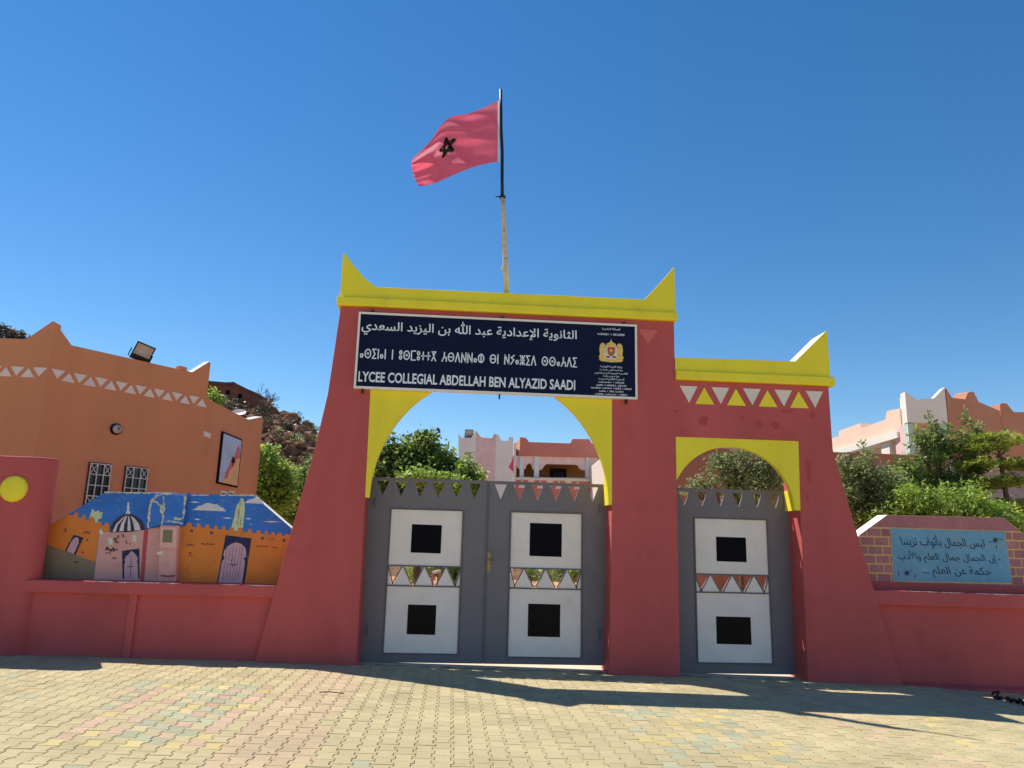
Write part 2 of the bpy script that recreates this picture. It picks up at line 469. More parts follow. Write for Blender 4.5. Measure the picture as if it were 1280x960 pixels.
def text(name, body, pl, u0, u1, z0, z1, v0, v1, m, parent, bold=0.0, quad=None, shear=0.0):
    """flat lettering fitted into a box on the plane"""
    c = bpy.data.curves.new('lettering', 'FONT'); c.body = body; c.resolution_u = 3; c.offset = bold
    t = bpy.data.objects.new('lettering', c); COL.objects.link(t)
    bpy.context.view_layer.update()
    me = t.to_mesh()
    V = [(v.co.x, v.co.y) for v in me.vertices]; Fs = [tuple(p.vertices) for p in me.polygons]
    t.to_mesh_clear(); bpy.data.objects.remove(t)
    x0, x1 = min(v[0] for v in V), max(v[0] for v in V); y0, y1 = min(v[1] for v in V), max(v[1] for v in V)
    def mp(x, y):
        a, b = (x - x0) / (x1 - x0), (y - y0) / (y1 - y0)
        return (u0 + (u1 - u0) * a + shear * (z1 - z0) * b, z0 + (z1 - z0) * b)
    g = G(); n = len(V)
    P0 = [mp(*v) for v in V]
    edges = {}
    for f in Fs:
        for i in range(len(f)):
            e = (f[i], f[(i + 1) % len(f)]); k = (min(e), max(e)); edges.setdefault(k, []).append(e)
    F = list(Fs)
    for k, es in edges.items():
        if len(es) == 1:
            a, b = es[0]; F.append((b, a, a + n, b + n))
    g.add([pl.P(u, v0, z) for u, z in P0] + [pl.P(u, v1, z) for u, z in P0], F)
    return g.obj(name, m, parent)
# Tifinagh letters as strokes on a 1-high grid: (width, strokes) ; a stroke is a list of points or ('c', cx, cy, r)
TIF = {
    'a': (0.50, [('c', .25, .28, .17)]), 's': (1.0, [('c', .5, .5, .42), ('c', .5, .5, .06)]),
    'i': (0.62, [[(.58, .95), (.05, .95), (.40, .5), (.05, .05), (.58, .05)]]), 'n': (0.22, [[(.11, .05), (.11, .95)]]),
    'u': (0.48, [('c', .24, .75, .16), ('c', .24, .25, .16)]), 'm': (0.72, [[(.68, .95), (.06, .95), (.06, .05), (.68, .05)]]),
    't': (0.62, [[(.31, .12), (.31, .88)], [(.02, .5), (.60, .5)]]),
    'g': (0.70, [[(.05, .95), (.65, .95)], [(.05, .05), (.35, .5), (.65, .05)], [(.15, .93), (.35, .5), (.55, .93)]]),
    'e': (0.75, [[(.05, .05), (.30, .45), (.66, .45), (.68, .05)], [(.36, .45), (.36, .95)]]),
    'b': (0.95, [('c', .47, .5, .41), [(.06, .5), (.88, .5)]]), 'd': (0.75, [[(.04, .05), (.37, .95), (.70, .05)]]),
    'l': (0.78, [[(.08, .02), (.08, .98)], [(.10, .95), (.68, .05)], [(.70, .98), (.70, .02)]]),
    'h': (0.95, [('c', .47, .5, .41), [(.47, .09), (.47, .91)]]), 'y': (0.62, [[(.58, .95), (.10, .70), (.52, .5), (.08, .05)]]),
    'z': (0.80, [[(.40, .05), (.40, .95)], [(.06, .95), (.40, .5), (.74, .95)], [(.06, .05), (.40, .5), (.74, .05)], [(.06, .5), (.74, .5)]]),
    'r': (0.9, [('c', .45, .5, .40)]), 'x': (0.7, [[(.05, .05), (.65, .95)], [(.05, .95), (.65, .05)]]),
    'k': (0.6, [[(.06, .05), (.06, .95)], [(.06, .5), (.55, .5)], [(.5, .05), (.5, .95)]]), ' ': (0.55, [])}
def tifinagh(name, s, pl, u0, u1, z0, z1, v0, v1, m, parent, wd=0.13):
    tot = sum(TIF[c][0] + 0.16 for c in s) - 0.16
    k = (u1 - u0) / tot; h = z1 - z0; g = G(); x = 0
    for c in s:
        W, S = TIF[c]
        for st_ in S:
            if isinstance(st_, tuple):
                _, cx, cy, r = st_
                q = [(u0 + (x + cx) * k + r * k * math.cos(a * math.pi / 7), z0 + (cy + r * math.sin(a * math.pi / 7)) * h) for a in range(14)]
                pl.stroke(g, q, wd * h, v0, v1, closed=True)
            else:
                pl.stroke(g, [(u0 + (x + a) * k, z0 + b * h) for a, b in st_], wd * h, v0, v1)
        x += W + 0.16
    return g.obj(name, m, parent)

# ------------------------------------------------------------------ gateway
T = 0.55
gw = thing('school_gateway', (0.5, 0.27, -0.03), 'tall red plaster gateway with yellow horned top and two arched openings', 'gateway')
prof = [(-2.60, -0.25), (-2.513, 0.02), (-2.24, 1.42), (-1.955, 2.86), (-1.835, 3.64), (-1.745, 4.94)]
body = prof[::-1] + [(-1.185, -0.25), (-1.215, 2.2), (-1.25, 4.5), (2.24, 4.5), (2.235, 2.2), (2.19, -0.25)]
right = [(3.175, -0.25), (3.18, 3.2), (5.01, 3.2), (4.985, 2.2), (4.965, -0.25), (6.34, -0.25), (6.30, -0.1), (5.83, 1.83), (5.53, 3.10), (5.525, 4.045), (3.187, 4.045), (3.187, 4.94)]
F0.solid('wall', body + right, 0.0, T, RED, gw, bevel=0.014)
# yellow arch infill panels, set 8 mm back
sp = [(-1.26, 4.52), (-1.22, 2.2)] + [(0.515 - 1.675, 2.2)] + arc(0.515, 2.2, 1.675, 1.8, 180, 0, 44)[1:-1] + [(0.515 + 1.675, 2.2), (2.245, 2.2), (2.25, 4.52)]
F0.solid('arch_panel', sp, 0.006, 0.09, YEL, gw)
F0.rect('arch_reveal', 2.19, 2.25, 2.2, 2.62, 0.09, 0.37, YEL, gw)
F0.rect('arch_reveal', 4.93, 5.0, 2.2, 2.5, 0.09, 0.39, YEL, gw)
sp2 = [(3.17, 3.21), (3.17, 2.5)] + [p for p in arc(4.0, 2.2, 0.905, 0.885, 157, 0, 36)] + [(4.99, 2.2), (5.02, 3.21)]
F0.solid('arch_panel', sp2, 0.006, 0.09, YEL, gw)
# cornices: slab, then parapet set back, then horns
F0.rect('cornice', -1.80, 3.225, 4.94, 5.075, -0.07, T + 0.07, YEL, gw, bevel=0.02)
cor = F0.solid('parapet', [(-1.765, 5.075), (3.205, 5.075), (3.205, 5.79), (3.19, 5.80), (3.05, 5.62), (2.86, 5.40), (2.73, 5.262), (-1.25, 5.25), (-1.42, 5.37), (-1.62, 5.59), (-1.755, 5.76), (-1.768, 5.75)],
         -0.02, T + 0.02, YEL, gw, bevel=0.012)
F0.rect('cornice', 3.187, 5.60, 4.045, 4.185, -0.07, T + 0.07, YEL, gw, bevel=0.02)
g = G(); F0.ext(g, [(3.187, 4.185), (5.545, 4.185), (5.548, 4.88), (5.535, 4.90), (5.52, 4.895), (5.20, 4.58), (5.02, 4.405), (3.187, 4.385)], -0.02, T - 0.12, (), 0, 1)
g.obj('parapet', [YEL, CREAM], gw)  # cream edge faces paint sunlight onto the yellow horn slope and top
# frieze of painted triangles over the small gate
for i in range(5):
    u = 3.385 + i * 0.4775
    F0.solid('painted_triangle', [(u - 0.133, 3.962), (u, 3.712), (u + 0.133, 3.962)], -0.004, 0.02, FRZ, gw)
for i in range(4):
    u = 3.62 + i * 0.4775
    F0.solid('painted_triangle', [(u - 0.142, 3.70), (u + 0.142, 3.70), (u, 3.95)], -0.004, 0.02, YEL, gw)
FADED = mat('faded_red', (0.50, 0.11, 0.10))
F0.solid('painted_triangle', F0.pts([(797, 411), (823, 413), (810, 430)]), -0.003, 0.02, FADED, gw)
# darker repaint blotches by the small gate
BLOT = mat('repaint_red', (0.345, 0.052, 0.05), 0.75, 0.08, 3, 0.3, 45)
def blotch(cx, cz, rx, rz, seed):
    rnd = random.Random(seed); n = 22
    q = []
    for i in range(n):
        a = 2 * math.pi * i / n; r = 0.75 + 0.35 * noise.noise(Vector((math.cos(a) * 1.3 + seed, math.sin(a) * 1.3, 0.3)))
        q.append((cx + rx * r * math.cos(a), cz + rz * r * math.sin(a)))
    F0.solid('repaint_patch', q, -0.0015, 0.01, BLOT, gw)
for i, (px, py, a, b) in enumerate([(1011, 590, .06, .28), (1009, 622, .03, .08), (879, 526, .11, .12), (845, 514, .07, .04), (970, 532, .10, .11), (948, 530, .07, .10), (928, 523, .05, .05), (985, 514, .13, .05), (1016, 518, .06, .10)]):
    u, z = F0.uv(px, py)
    blotch(u, z, a * 0.9, b * 0.8, i + 3)

# ------------------------------------------------------------------ gates
GP = Plane((0, 0.38), 90)
def leaf(pl, parent, u0, u1, z0, z1, cuts, pan, band, squares, sqm, tri_n, tri_off, swing=''):
    d = 0.045
    t0 = z1 - 0.045; tb = z1 - 0.265
    holes = []
    for c in cuts:
        holes.append([(c - 0.088, t0), (c, tb), (c + 0.088, t0)])
    pu0, pu1, pz0, pz1 = pan
    b0, b1 = band
    holes.append([(pu0, pz0), (pu1, pz0), (pu1, pz1), (pu0, pz1)])
    lf = pl.solid('gate_leaf', [(u0, z0), (u1, z0), (u1, z1), (u0, z1)], 0, d, GREY, parent, holes=holes)
    # frame bead round the panel opening
    e = 0.022
    g = G()
    pl.ext(g, [(pu0 - e, pz0 - e), (pu1 + e, pz0 - e), (pu1 + e, pz1 + e), (pu0 - e, pz1 + e)], -0.012, 0.0, [[(pu0, pz0), (pu1, pz0), (pu1, pz1), (pu0, pz1)]])
    pl.ext(g, [(pu0, b0 - 0.018), (pu1, b0 - 0.018), (pu1, b0), (pu0, b0)], -0.012, d)
    pl.ext(g, [(pu0, b1), (pu1, b1), (pu1, b1 + 0.018), (pu0, b1 + 0.018)], -0.0121, d)
    g.obj('frame', GREYD, lf)
    # white sheets with black squares
    for (za, zb), (sa, sb, sc_, sd), sm_ in (((pz0, b0 - 0.018), squares[0], sqm[0]), ((b1 + 0.018, pz1), squares[1], sqm[1])):
        pl.solid('white_panel', [(pu0, za), (pu1, za), (pu1, zb), (pu0, zb)], 0.006, 0.03, WHITE, lf)
        pl.solid('dark_square', [(sa, sc_), (sb, sc_ - 0.004), (sb, sd), (sa, sd + 0.003)], 0.0025, 0.02, sm_, lf)
    # middle band: white triangles pointing up, slim grey flats between
    H = b1 - b0; step = (pu1 - pu0 - tri_off * 2) / (tri_n - 1) if tri_n > 1 else 0
    apex = [pu0 + tri_off + i * step for i in range(tri_n)]
    hw = step * 0.40
    g2 = G()
    for a in apex:
        l = max(pu0, a - hw); r = min(pu1, a + hw)
        pl.solid('white_triangle', [(a - hw, b0), (a + hw, b0), (a, b1)], 0.012, 0.03, WHITE, lf)
        for sgn in (-1, 1):
            pl.stroke(g2, [(a + sgn * (hw + 0.014), b0 + 0.01), (a + sgn * 0.016, b1 - 0.01)], 0.016, 0.004, 0.04)
    # half triangles at both ends
    for ed, sgn in ((pu0, 1), (pu1, -1)):
        pl.solid('white_triangle', [(ed, b0), (ed + sgn * 0.055, b0), (ed, b1 - 0.06)][::sgn], 0.012, 0.03, WHITE, lf)
        pl.stroke(g2, [(ed + sgn * 0.07, b0 + 0.01), (ed + sgn * 0.004, b1 - 0.01)], 0.016, 0.004, 0.04)
    g2.obj('triangle_bar', GREY, lf)
    return lf
gate = thing('double_gate', (0.5, 0.4, 0.0), 'wide grey metal double gate with white panels and black squares, in the large arch', 'gate')
def cu(L): return [GP.uv(x, 610)[0] for x in L]
L1 = leaf(GP, gate, -1.30, 0.497, -0.012, 2.515, cu([478.5, 501.5, 525.5, 548.5, 571, 593.5]), (-0.875, 0.137, 0.115, 2.065), (1.02, 1.275),
          [(-0.572, -0.178, 0.362, 0.756), (-0.575, -0.150, 1.468, 1.860)], (BROWNB, BLACK), 3, 0.20)
L2 = leaf(GP, gate, 0.503, 2.26, -0.012, 2.515, cu([626, 649.5, 672, 695, 718, 741]), (0.845, 1.865, 0.09, 2.07), (1.02, 1.28),
          [(1.115, 1.572, 0.36, 0.80), (1.118, 1.582, 1.462, 1.925)], (BROWNB, BLACK), 3, 0.20)
g = G()
GP.ext(g, [(0.487, 0.0), (0.513, 0.0), (0.513, 2.50), (0.487, 2.50)], -0.012, 0.0)
g.obj('cover_strip', GREYD, L1)
h = GP.rect('handle_plate', 0.515, 0.563, 1.22, 1.50, -0.012, 0.0, BRASS, L2, bevel=0.004)
g = G(); g.tube([GP.P(0.540, -0.01, 1.40), GP.P(0.540, -0.06, 1.40), GP.P(0.60, -0.065, 1.395)], 0.010, 8)
g.obj('handle', BRASS, L2, smooth=True)
for a, lf_ in ((-1.13, L1), (2.12, L2)):
    for z in (0.35, 2.1):
        GP.rect('hinge', a, a + 0.02, z, z + 0.12, -0.02, 0.0, GREYD, lf_)
GS = Plane((0, 0.40), 90)
sg = thing('single_gate', (4.1, 0.42, -0.08), 'narrow grey metal gate with two white panels and black squares, in the small arch', 'gate')
def cus(L): return [GS.uv(x, 622)[0] for x in L]
leaf(GS, sg, 3.14, 5.03, -0.10, 2.50, cus([855, 877.5, 900, 923, 946, 969]), (3.555, 4.635, 0.05, 2.06), (1.02, 1.255),
     [(3.835, 4.345, 0.30, 0.675), (3.87, 4.318, 1.452, 1.80)], (BROWNB, BLACK), 3, 0.215)

# ------------------------------------------------------------------ sign
SP = Plane((0, -0.075), 90)
sgn = thing('school_name_sign', (0.56, -0.06, 3.72), 'long navy sign naming the school in three scripts above the large arch', 'sign')
q = SP.pts([(448, 391), (796, 406), (796, 498), (442, 485)])
su0, su1, sz0, sz1 = q[3][0] + 0.0, q[1][0], q[3][1], q[1][1]
SP.rect('board', su0 + 0.028, su1 - 0.028, sz0 + 0.028, sz1 - 0.028, 0.004, 0.07, NAVY, sgn)
SP.solid('frame', [(su0, sz0), (su1, sz0), (su1, sz1), (su0, sz1)], -0.008, 0.072, SIGNFR, sgn, holes=[[(su0 + 0.03, sz0 + 0.03), (su1 - 0.03, sz0 + 0.03), (su1 - 0.03, sz1 - 0.03), (su0 + 0.03, sz1 - 0.03)]])
def bx(x0, y0, x1, y1):     # photo box on the sign -> u0,u1,z0,z1
    a = SP.uv(x0, y0 + (0)); b = SP.uv(x1, y1)
    return a[0], b[0]
def zat(x, y): return SP.uv(x, y)[1]
LV = (0.001, 0.012)
text('arabic_lettering', arabic('الثانوية الإعدادية عبد ﷲ بن اليزيد السعدي'), SP, SP.uv(452, 410)[0], SP.uv(721, 415)[0], zat(585, 424), zat(585, 402.5), *LV, LETTER, sgn, bold=0.012)
tifinagh('tifinagh_lettering', 'asinan n usmuttg ebdllah bn lyazid ssaedi', SP, SP.uv(450, 443)[0], SP.uv(721, 451)[0], zat(585, 453.5), zat(585, 441), *LV, LETTER, sgn, 0.115)
text('latin_lettering', 'LYCEE COLLEGIAL ABDELLAH BEN ALYAZID SAADI', SP, SP.uv(448, 470)[0], SP.uv(719, 480)[0], zat(584, 482.5), zat(584, 469.5), *LV, LETTER, sgn, bold=0.022)
# small crest column
uc = SP.uv(764, 440)[0]
def line_ar(body, y, hw, h): text('arabic_lettering', arabic(body), SP, uc - hw, uc + hw, zat(764, y) - h / 2, zat(764, y) + h / 2, *LV, LETTER, sgn, bold=0.008)
line_ar('المملكة المغربية', 411.5, 0.135, 0.042)
tifinagh('tifinagh_lettering', 'tagldit n lmxrib', SP, uc - 0.205, uc + 0.20, zat(764, 418) - 0.014, zat(764, 418) + 0.014, *LV, LETTER, sgn, 0.2)
for body, y, hw in [('وزارة التربية الوطنية', 458.5, 0.16), ('والتعليم الأولي والرياضة', 462.6, 0.17), ('الأكاديمية الجهوية للتربية والتكوين', 466.5, 0.245), ('جهة سوس ماسة', 470.3, 0.12), ('المديرية الإقليمية تيزنيت', 474, 0.19)]:
    line_ar(body, y, hw, 0.036)
for body, y, hw in [('tamawast n usgmi', 478, 0.19), ('anamur d usslmd amzwaru', 481.8, 0.22), ('takadimit tasgawant n usgmi d usmutg', 485.4, 0.30), ('tasga n sus masst', 489.2, 0.18), ('tamhla tamnadant n tiznit', 493, 0.24)]:
    body = body.replace('w', 'y')
    tifinagh('tifinagh_lettering', body, SP, uc - hw, uc + hw, zat(764, y) - 0.011, zat(764, y) + 0.011, *LV, LETTER, sgn, 0.2)
# crest: two supporters round a shield under a crown, scroll below
ez = zat(764, 439)
em = SP.solid('crest', [(uc - 0.03, ez - 0.165), (uc + 0.03, ez - 0.165)] + arc(uc, ez - 0.02, 0.11, 0.15, -60, 90, 8) + arc(uc, ez - 0.02, 0.11, 0.15, 90, 240, 8)[1:], 0.0015, 0.012, EMSILV, sgn)
for s_ in (-1, 1):
    q = [(0.075, -0.12), (0.13, -0.14), (0.185, -0.10), (0.165, -0.05), (0.175, 0.02), (0.165, 0.09), (0.135, 0.125), (0.10, 0.115), (0.085, 0.09), (0.105, 0.06), (0.085, 0.03), (0.075, -0.02), (0.10, -0.05), (0.07, -0.08)]
    q = [(uc + s_ * a, ez + b) for a, b in q]
    SP.solid('lion', q, 0.0005, 0.012, GOLD, em)
sh = [(-.052, .06), (.052, .06), (.052, -.02), (.03, -.06), (0, -.08), (-.03, -.06), (-.052, -.02)]
SP.solid('shield_rim', [(uc + a * 1.25, ez + b * 1.2 + .004) for a, b in sh], 0.0, 0.012, GOLD, em)
SP.solid('shield', [(uc + a, ez + b) for a, b in sh], -0.0012, 0.012, EMRED, em)
SP.solid('sunrise', [(uc - .03, ez - .005)] + [(uc + a, ez + b) for a, b in [(.03, -.005), (.02, .02), (0, .032), (-.02, .02)]], -0.0024, 0.01, GOLD, em)
SP.solid('sunrise', [(uc + a, ez + b) for a, b in [(-.025, -.02), (.025, -.02), (.018, -.045), (-.018, -.045)]], -0.0024, 0.01, EMGREEN, em)
SP.solid('crown', [(uc + a, ez + b) for a, b in [(-.055, .078), (.055, .078), (.07, .11), (.04, .125), (.015, .14), (0.004, .175), (-0.004, .175), (-.015, .14), (-.04, .125), (-.07, .11)]], -0.0006, 0.012, GOLD, em)
SP.solid('scroll', [(uc + a, ez + b) for a, b in [(-.18, -.13), (-.15, -.155), (-.05, -.165), (0, -.15), (.05, -.165), (.15, -.155), (.18, -.13), (.14, -.10), (.05, -.125), (0, -.10), (-.05, -.125), (-.14, -.10)]], 0.0002, 0.012, GOLD, em)
for s_ in (-1, 1):
    SP.solid('scroll_gap', [(uc + s_ * a, ez + b) for a, b in [(.025, -.10), (.07, -.095), (.065, -.075), (.03, -.075)]], -0.001, 0.012, NAVY, em)
for px_, up_ in ((462, 1), (627, 1), (781, 1), (456, 0), (626, 0), (783, 0)):
    u = SP.uv(px_, 440)[0]
    z = sz1 + 0.02 if up_ else sz0 - 0.035
    SP.rect('bracket', u - 0.011, u + 0.011, z - 0.03, z + 0.03, 0.02, 0.075, BLKM, sgn)

# ------------------------------------------------------------------ flagpole and flag
fp = thing('flagpole', (0.67, 0.25, 5.25), 'slim flagpole, white below and black above, on the gateway parapet', 'flagpole')
def F(px, py, y=0.25): return at(px, py, y)
g = G(); g.tube([at(633.3, 372, 0.25), at(631.5, 320, 0.25), at(629.5, 270, 0.25), at(628, 245, 0.25)], [0.046, 0.043, 0.040, 0.036], 14); g.obj('lower_pole', POLEW, fp, smooth=True)
g = G(); g.tube([at(628, 248, 0.25), at(627.6, 225, 0.25), at(627.8, 190, 0.25), at(626.3, 160, 0.25), at(626.2, 135, 0.25), at(625.8, 112, 0.25)], [0.026, 0.026, 0.025, 0.025, 0.024, 0.022], 12); g.obj('upper_pole', BLKM, fp, smooth=True)
g = G(); p = at(628.1, 246, 0.25); g.tube([p + Vector((0, 0, -0.025)), p + Vector((0, 0, 0.01))], 0.05, 14); g.tube([p + Vector((-0.02, 0, 0)), p + Vector((-0.11, -0.01, -0.01))], 0.008, 6); g.obj('collar', BLKM, fp)
g = G(); p = at(631, 335, 0.25); g.tube([p + Vector((-0.08, 0, 0.0)), p + Vector((0.06, 0, 0))], 0.008, 6); g.tube([p + Vector((0, 0, -0.02)), p + Vector((0, 0, 0.02))], 0.047, 12); g.obj('cleat', POLEW, fp)
flag = thing('flag', (0.45, 0.25, 7.5), 'large red flag with a dark green star flying from the black pole', 'flag')
TOP = [(624.5, 125), (608, 133), (585, 142), (564, 146), (550, 158), (538, 176), (515, 199)]
BOT = [(624.5, 202), (606, 205), (586, 211), (566, 219), (551, 226), (540, 230), (524, 233)]
def crv(P, s):
    n = len(P) - 1; t = s * n; i = min(int(t), n - 1); t -= i
    g_ = lambda k: Vector(P[max(0, min(n, k))])
    a, b, c, d = g_(i - 1), g_(i), g_(i + 1), g_(i + 2)
    return 0.5 * ((2 * b) + (c - a) * t + (2 * a - 5 * b + 4 * c - d) * t * t + (3 * b - a - 3 * c + d) * t ** 3)
def FS(s, t):
    a, b = crv(TOP, s), crv(BOT, s)
    p = a.lerp(b, t)
    if s > 0.85: p.x += -(s - 0.85) / 0.15 * 3.5 * math.sin(t * math.pi)
    amp = min(1, s * 3)
    # diagonal folds hanging from the top hoist corner
    ph = s * 1.0 + 0.55 * t
    y = 0.25 + amp * (0.075 * math.sin(ph * 10.0 + 0.6) + 0.038 * math.sin((s * 1.5 + t * 1.3) * 9.5 + 1.2) + 0.014 * math.sin((s * 0.8 + t * 1.9) * 15))
    return at(p.x, p.y, y + 1.0 * s)
NU, NV = 90, 50
V = [FS(i / NU, j / NV) for i in range(NU + 1) for j in range(NV + 1)]
Fc = [(i * (NV + 1) + j, i * (NV + 1) + j + 1, (i + 1) * (NV + 1) + j + 1, (i + 1) * (NV + 1) + j) for i in range(NU) for j in range(NV)]
meshobj('cloth', V, Fc, [FLAGR, FLAGW], flag, [1 if i < 3 else 0 for i in range(NU) for j in range(NV)], smooth=True)
g = G()
cs, ct, rs_, rt_ = 0.565, 0.47, 0.115, 0.165
star = [(cs + rs_ * math.sin(math.radians(144 * k + 6)), ct - rt_ * math.cos(math.radians(144 * k + 6))) for k in range(5)]
for off in (-0.006, 0.006):
    for k in range(5):
        a, b = Vector(star[k]), Vector(star[(k + 1) % 5])
        d = (b - a).normalized(); nn = Vector((-d.y, d.x)); wds = 0.016
        row = []
        for i in range(13):
            c = a.lerp(b, i / 12)
            for sg_ in (-1, 1):
                c2 = c + nn * wds * sg_ * Vector((1, 1)).x
                pnt = FS(c2.x, c2.y); row.append(pnt + Vector((0.58, 0.81, 0)) * off * 1.6)
        g.add(row, [(2 * i, 2 * i + 1, 2 * i + 3, 2 * i + 2) for i in range(12)])
g.obj('star', FLAGG, flag)

# ------------------------------------------------------------------ low walls and murals, left
lw = thing('left_boundary_wall', (-4, 0.3, 0.03), 'low red wall with ledge between the end pillar and the gateway', 'wall')
F0.solid('panel', [(-5.55, -0.2), (-2.35, -0.2), (-2.2, 0.86), (-5.55, 0.86)], 0.10, 0.75, RED, lw)
F0.solid('ledge', [(-5.56, 0.845), (-2.33, 0.835), (-2.25, 0.995), (-5.56, 1.005)], 0.008, 0.8, RED, lw, bevel=0.012)
q = F0.pts([(150, 822), (159, 742)]); F0.solid('pilaster', [(q[0][0], -0.1), (q[0][0] + 0.10, -0.1), (q[0][0] + 0.10, 0.85), (q[0][0], 0.85)], 0.06, 0.12, RED, lw, bevel=0.01)
EDGESUN = mat('edge_sunlight_tint', (0.80, 0.56, 0.55), 0.9, 0.2, 20)  # colour of the sunlight line painted along the ledges
def sun_strip(g, ua, ub, zf, rnd, y0):
    """an irregular pale strip, sunlight painted along the top front edge of a ledge"""
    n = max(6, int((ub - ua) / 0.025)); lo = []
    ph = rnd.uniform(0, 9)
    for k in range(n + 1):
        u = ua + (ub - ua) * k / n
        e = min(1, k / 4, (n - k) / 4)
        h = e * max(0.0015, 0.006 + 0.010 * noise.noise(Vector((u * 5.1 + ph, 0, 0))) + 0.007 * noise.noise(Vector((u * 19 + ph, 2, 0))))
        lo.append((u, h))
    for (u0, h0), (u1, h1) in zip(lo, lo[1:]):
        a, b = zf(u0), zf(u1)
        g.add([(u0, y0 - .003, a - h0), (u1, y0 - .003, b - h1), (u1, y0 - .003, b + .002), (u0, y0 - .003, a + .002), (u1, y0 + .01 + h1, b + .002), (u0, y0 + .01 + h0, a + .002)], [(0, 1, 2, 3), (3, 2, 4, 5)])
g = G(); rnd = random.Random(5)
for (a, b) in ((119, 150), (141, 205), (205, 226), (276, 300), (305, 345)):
    sun_strip(g, F0.uv(a, 728)[0], F0.uv(b, 730)[0], lambda u: 1.005 - (u + 5.56) * 0.00302, rnd, 0.008)
g.obj('painted_sun_edge', EDGESUN, lw)
# end pillar, rounded front corner
ep = thing('end_pillar', (-6.4, 0.4, 0.08), 'thick red pillar with a yellow disc at the left edge', 'pillar')
ring = [(-8.6, 0.0)] + [(-5.68 + 0.22 * math.sin(math.radians(a)), 0.22 - 0.22 * math.cos(math.radians(a))) for a in range(0, 91, 9)] + [(-5.83, 1.0), (-8.6, 1.0)]
zs = [(-0.2, 0.03), (1.2, 0.015), (2.585, 0.0), (2.605, -0.008), (2.612, -0.03)]
g = G(); n = len(ring); V = []
for z, gr in zs:
    for (x, y) in ring:
        V.append((x + gr if x > -8 else x, y - gr if y < 0.5 else y + gr, z - 0.006 * (x + 5.5) * (1 if z > 2 else 0)))
Fc = [(i * n + k, i * n + (k + 1) % n, (i + 1) * n + (k + 1) % n, (i + 1) * n + k) for i in range(len(zs) - 1) for k in range(n)] + [tuple((len(zs) - 1) * n + k for k in range(n))]
g.add(V, Fc); g.obj('pillar_body', RED, ep, bevel=0.0, smooth=False)
u, z = F0.uv(18, 611)
g = G(); R_ = 0.178; V = [(u, -0.052, z)]; Fc = []
for r, y in ((0.5, -0.049), (0.85, -0.040), (0.97, -0.028), (1.0, 0.02)):
    for k in range(32): V.append((u + R_ * r * math.cos(k * math.pi / 16), y, z + R_ * r * math.sin(k * math.pi / 16)))
for k in range(32): Fc.append((0, 1 + k, 1 + (k + 1) % 32))
for r in range(3):
    for k in range(32): Fc.append((1 + r * 32 + k, 1 + (r + 1) * 32 + k, 1 + (r + 1) * 32 + (k + 1) % 32, 1 + r * 32 + (k + 1) % 32))
g.add(V, Fc); g.obj('yellow_disc', YEL, ep, smooth=True)

MP = Plane((0, 0.42), 90)
mw = thing('mural_wall', (-4, 0.5, 1.0), 'wall painted with an orange castle, striped dome and minaret under blue sky', 'mural wall')
A5 = lambda L: MP.pts([(55 + x / 8.0, 605 + y / 8.0) for x, y in L])
A6 = lambda L: MP.pts([(200 + x / 7.53, 605 + y / 7.53) for x, y in L])
MB = mat('mural_blue', (0.030, 0.135, 0.44), 0.6, 0.15, 3, 0.15, 30, 0.3, ((0.10, 0.24, 0.45), 5, 0.6, 0.75, 0.5))
MO = mat('mural_orange', (0.60, 0.175, 0.028), 0.65, 0.10, 2, 0.15, 30, 0.3, ((0.50, 0.13, 0.03), 3, 0.55, 0.75, 0.5))
MPK = mat('mural_pink', (0.56, 0.28, 0.24), 0.65, 0.08, 3, 0.15, 30, 0.3, ((0.45, 0.24, 0.22), 6, 0.6, 0.75, 0.5))
MGY = mat('mural_olive_grey', (0.20, 0.15, 0.095), 0.7, 0.08)
MNV = mat('mural_navy', (0.018, 0.018, 0.06), 0.6, 0.1)
MDP = mat('mural_door_pink', (0.47, 0.27, 0.31), 0.6, 0.12, 12)
MGR = mat('mural_pale_green', (0.45, 0.50, 0.30), 0.6, 0.12, 20)
MCL = mat('mural_cloud', (0.52, 0.48, 0.50), 0.6, 0.15, 20)
MSC = mat('mural_scrawl', (0.16, 0.05, 0.06), 0.6, 0.2, 20)
MDK = mat('mural_scrawl_dark', (0.06, 0.03, 0.05), 0.6, 0.2, 20)
MRD = mat('mural_red', (0.38, 0.06, 0.06), 0.6, 0.1)
WORN = mat('worn_plaster', (0.60, 0.55, 0.44), 0.9, 0.25, 14, 0.4, 40)
outl = A5([(60, 408), (250, 298), (610, 82)]) + MP.pts([(215, 616.5)]) + A6([(880, 108), (1232, 410), (1250, 440), (1100, 960)])
outl = [p for p in outl]
outl = [(-5.56, 0.99)] + [(-5.56, outl[0][1] - 0.0)] + outl[:-2] + [(outl[-3][0] + 0.02, outl[-3][1] - 0.06), (-2.27, 0.99)]
CAPW = mat('mural_cap_white', (0.70, 0.66, 0.56), 0.8, 0.15, 8)
g = G(); MP.ext(g, outl, 0.0, 0.22, (), 0, 1); g.obj('wall', [MB, CAPW], mw)
def paint(name, pts, lay, m, par=None): return MP.solid(name, pts, -0.0025 * lay, 0.004, m, par or mw)
zb = 0.992
def btm(pts): return [(u, max(z, zb)) for u, z in pts]
paint('painted_ground', btm(A5([(-20, 585), (70, 612), (512, 772), (495, 990), (-20, 990)])), 1, MGY)
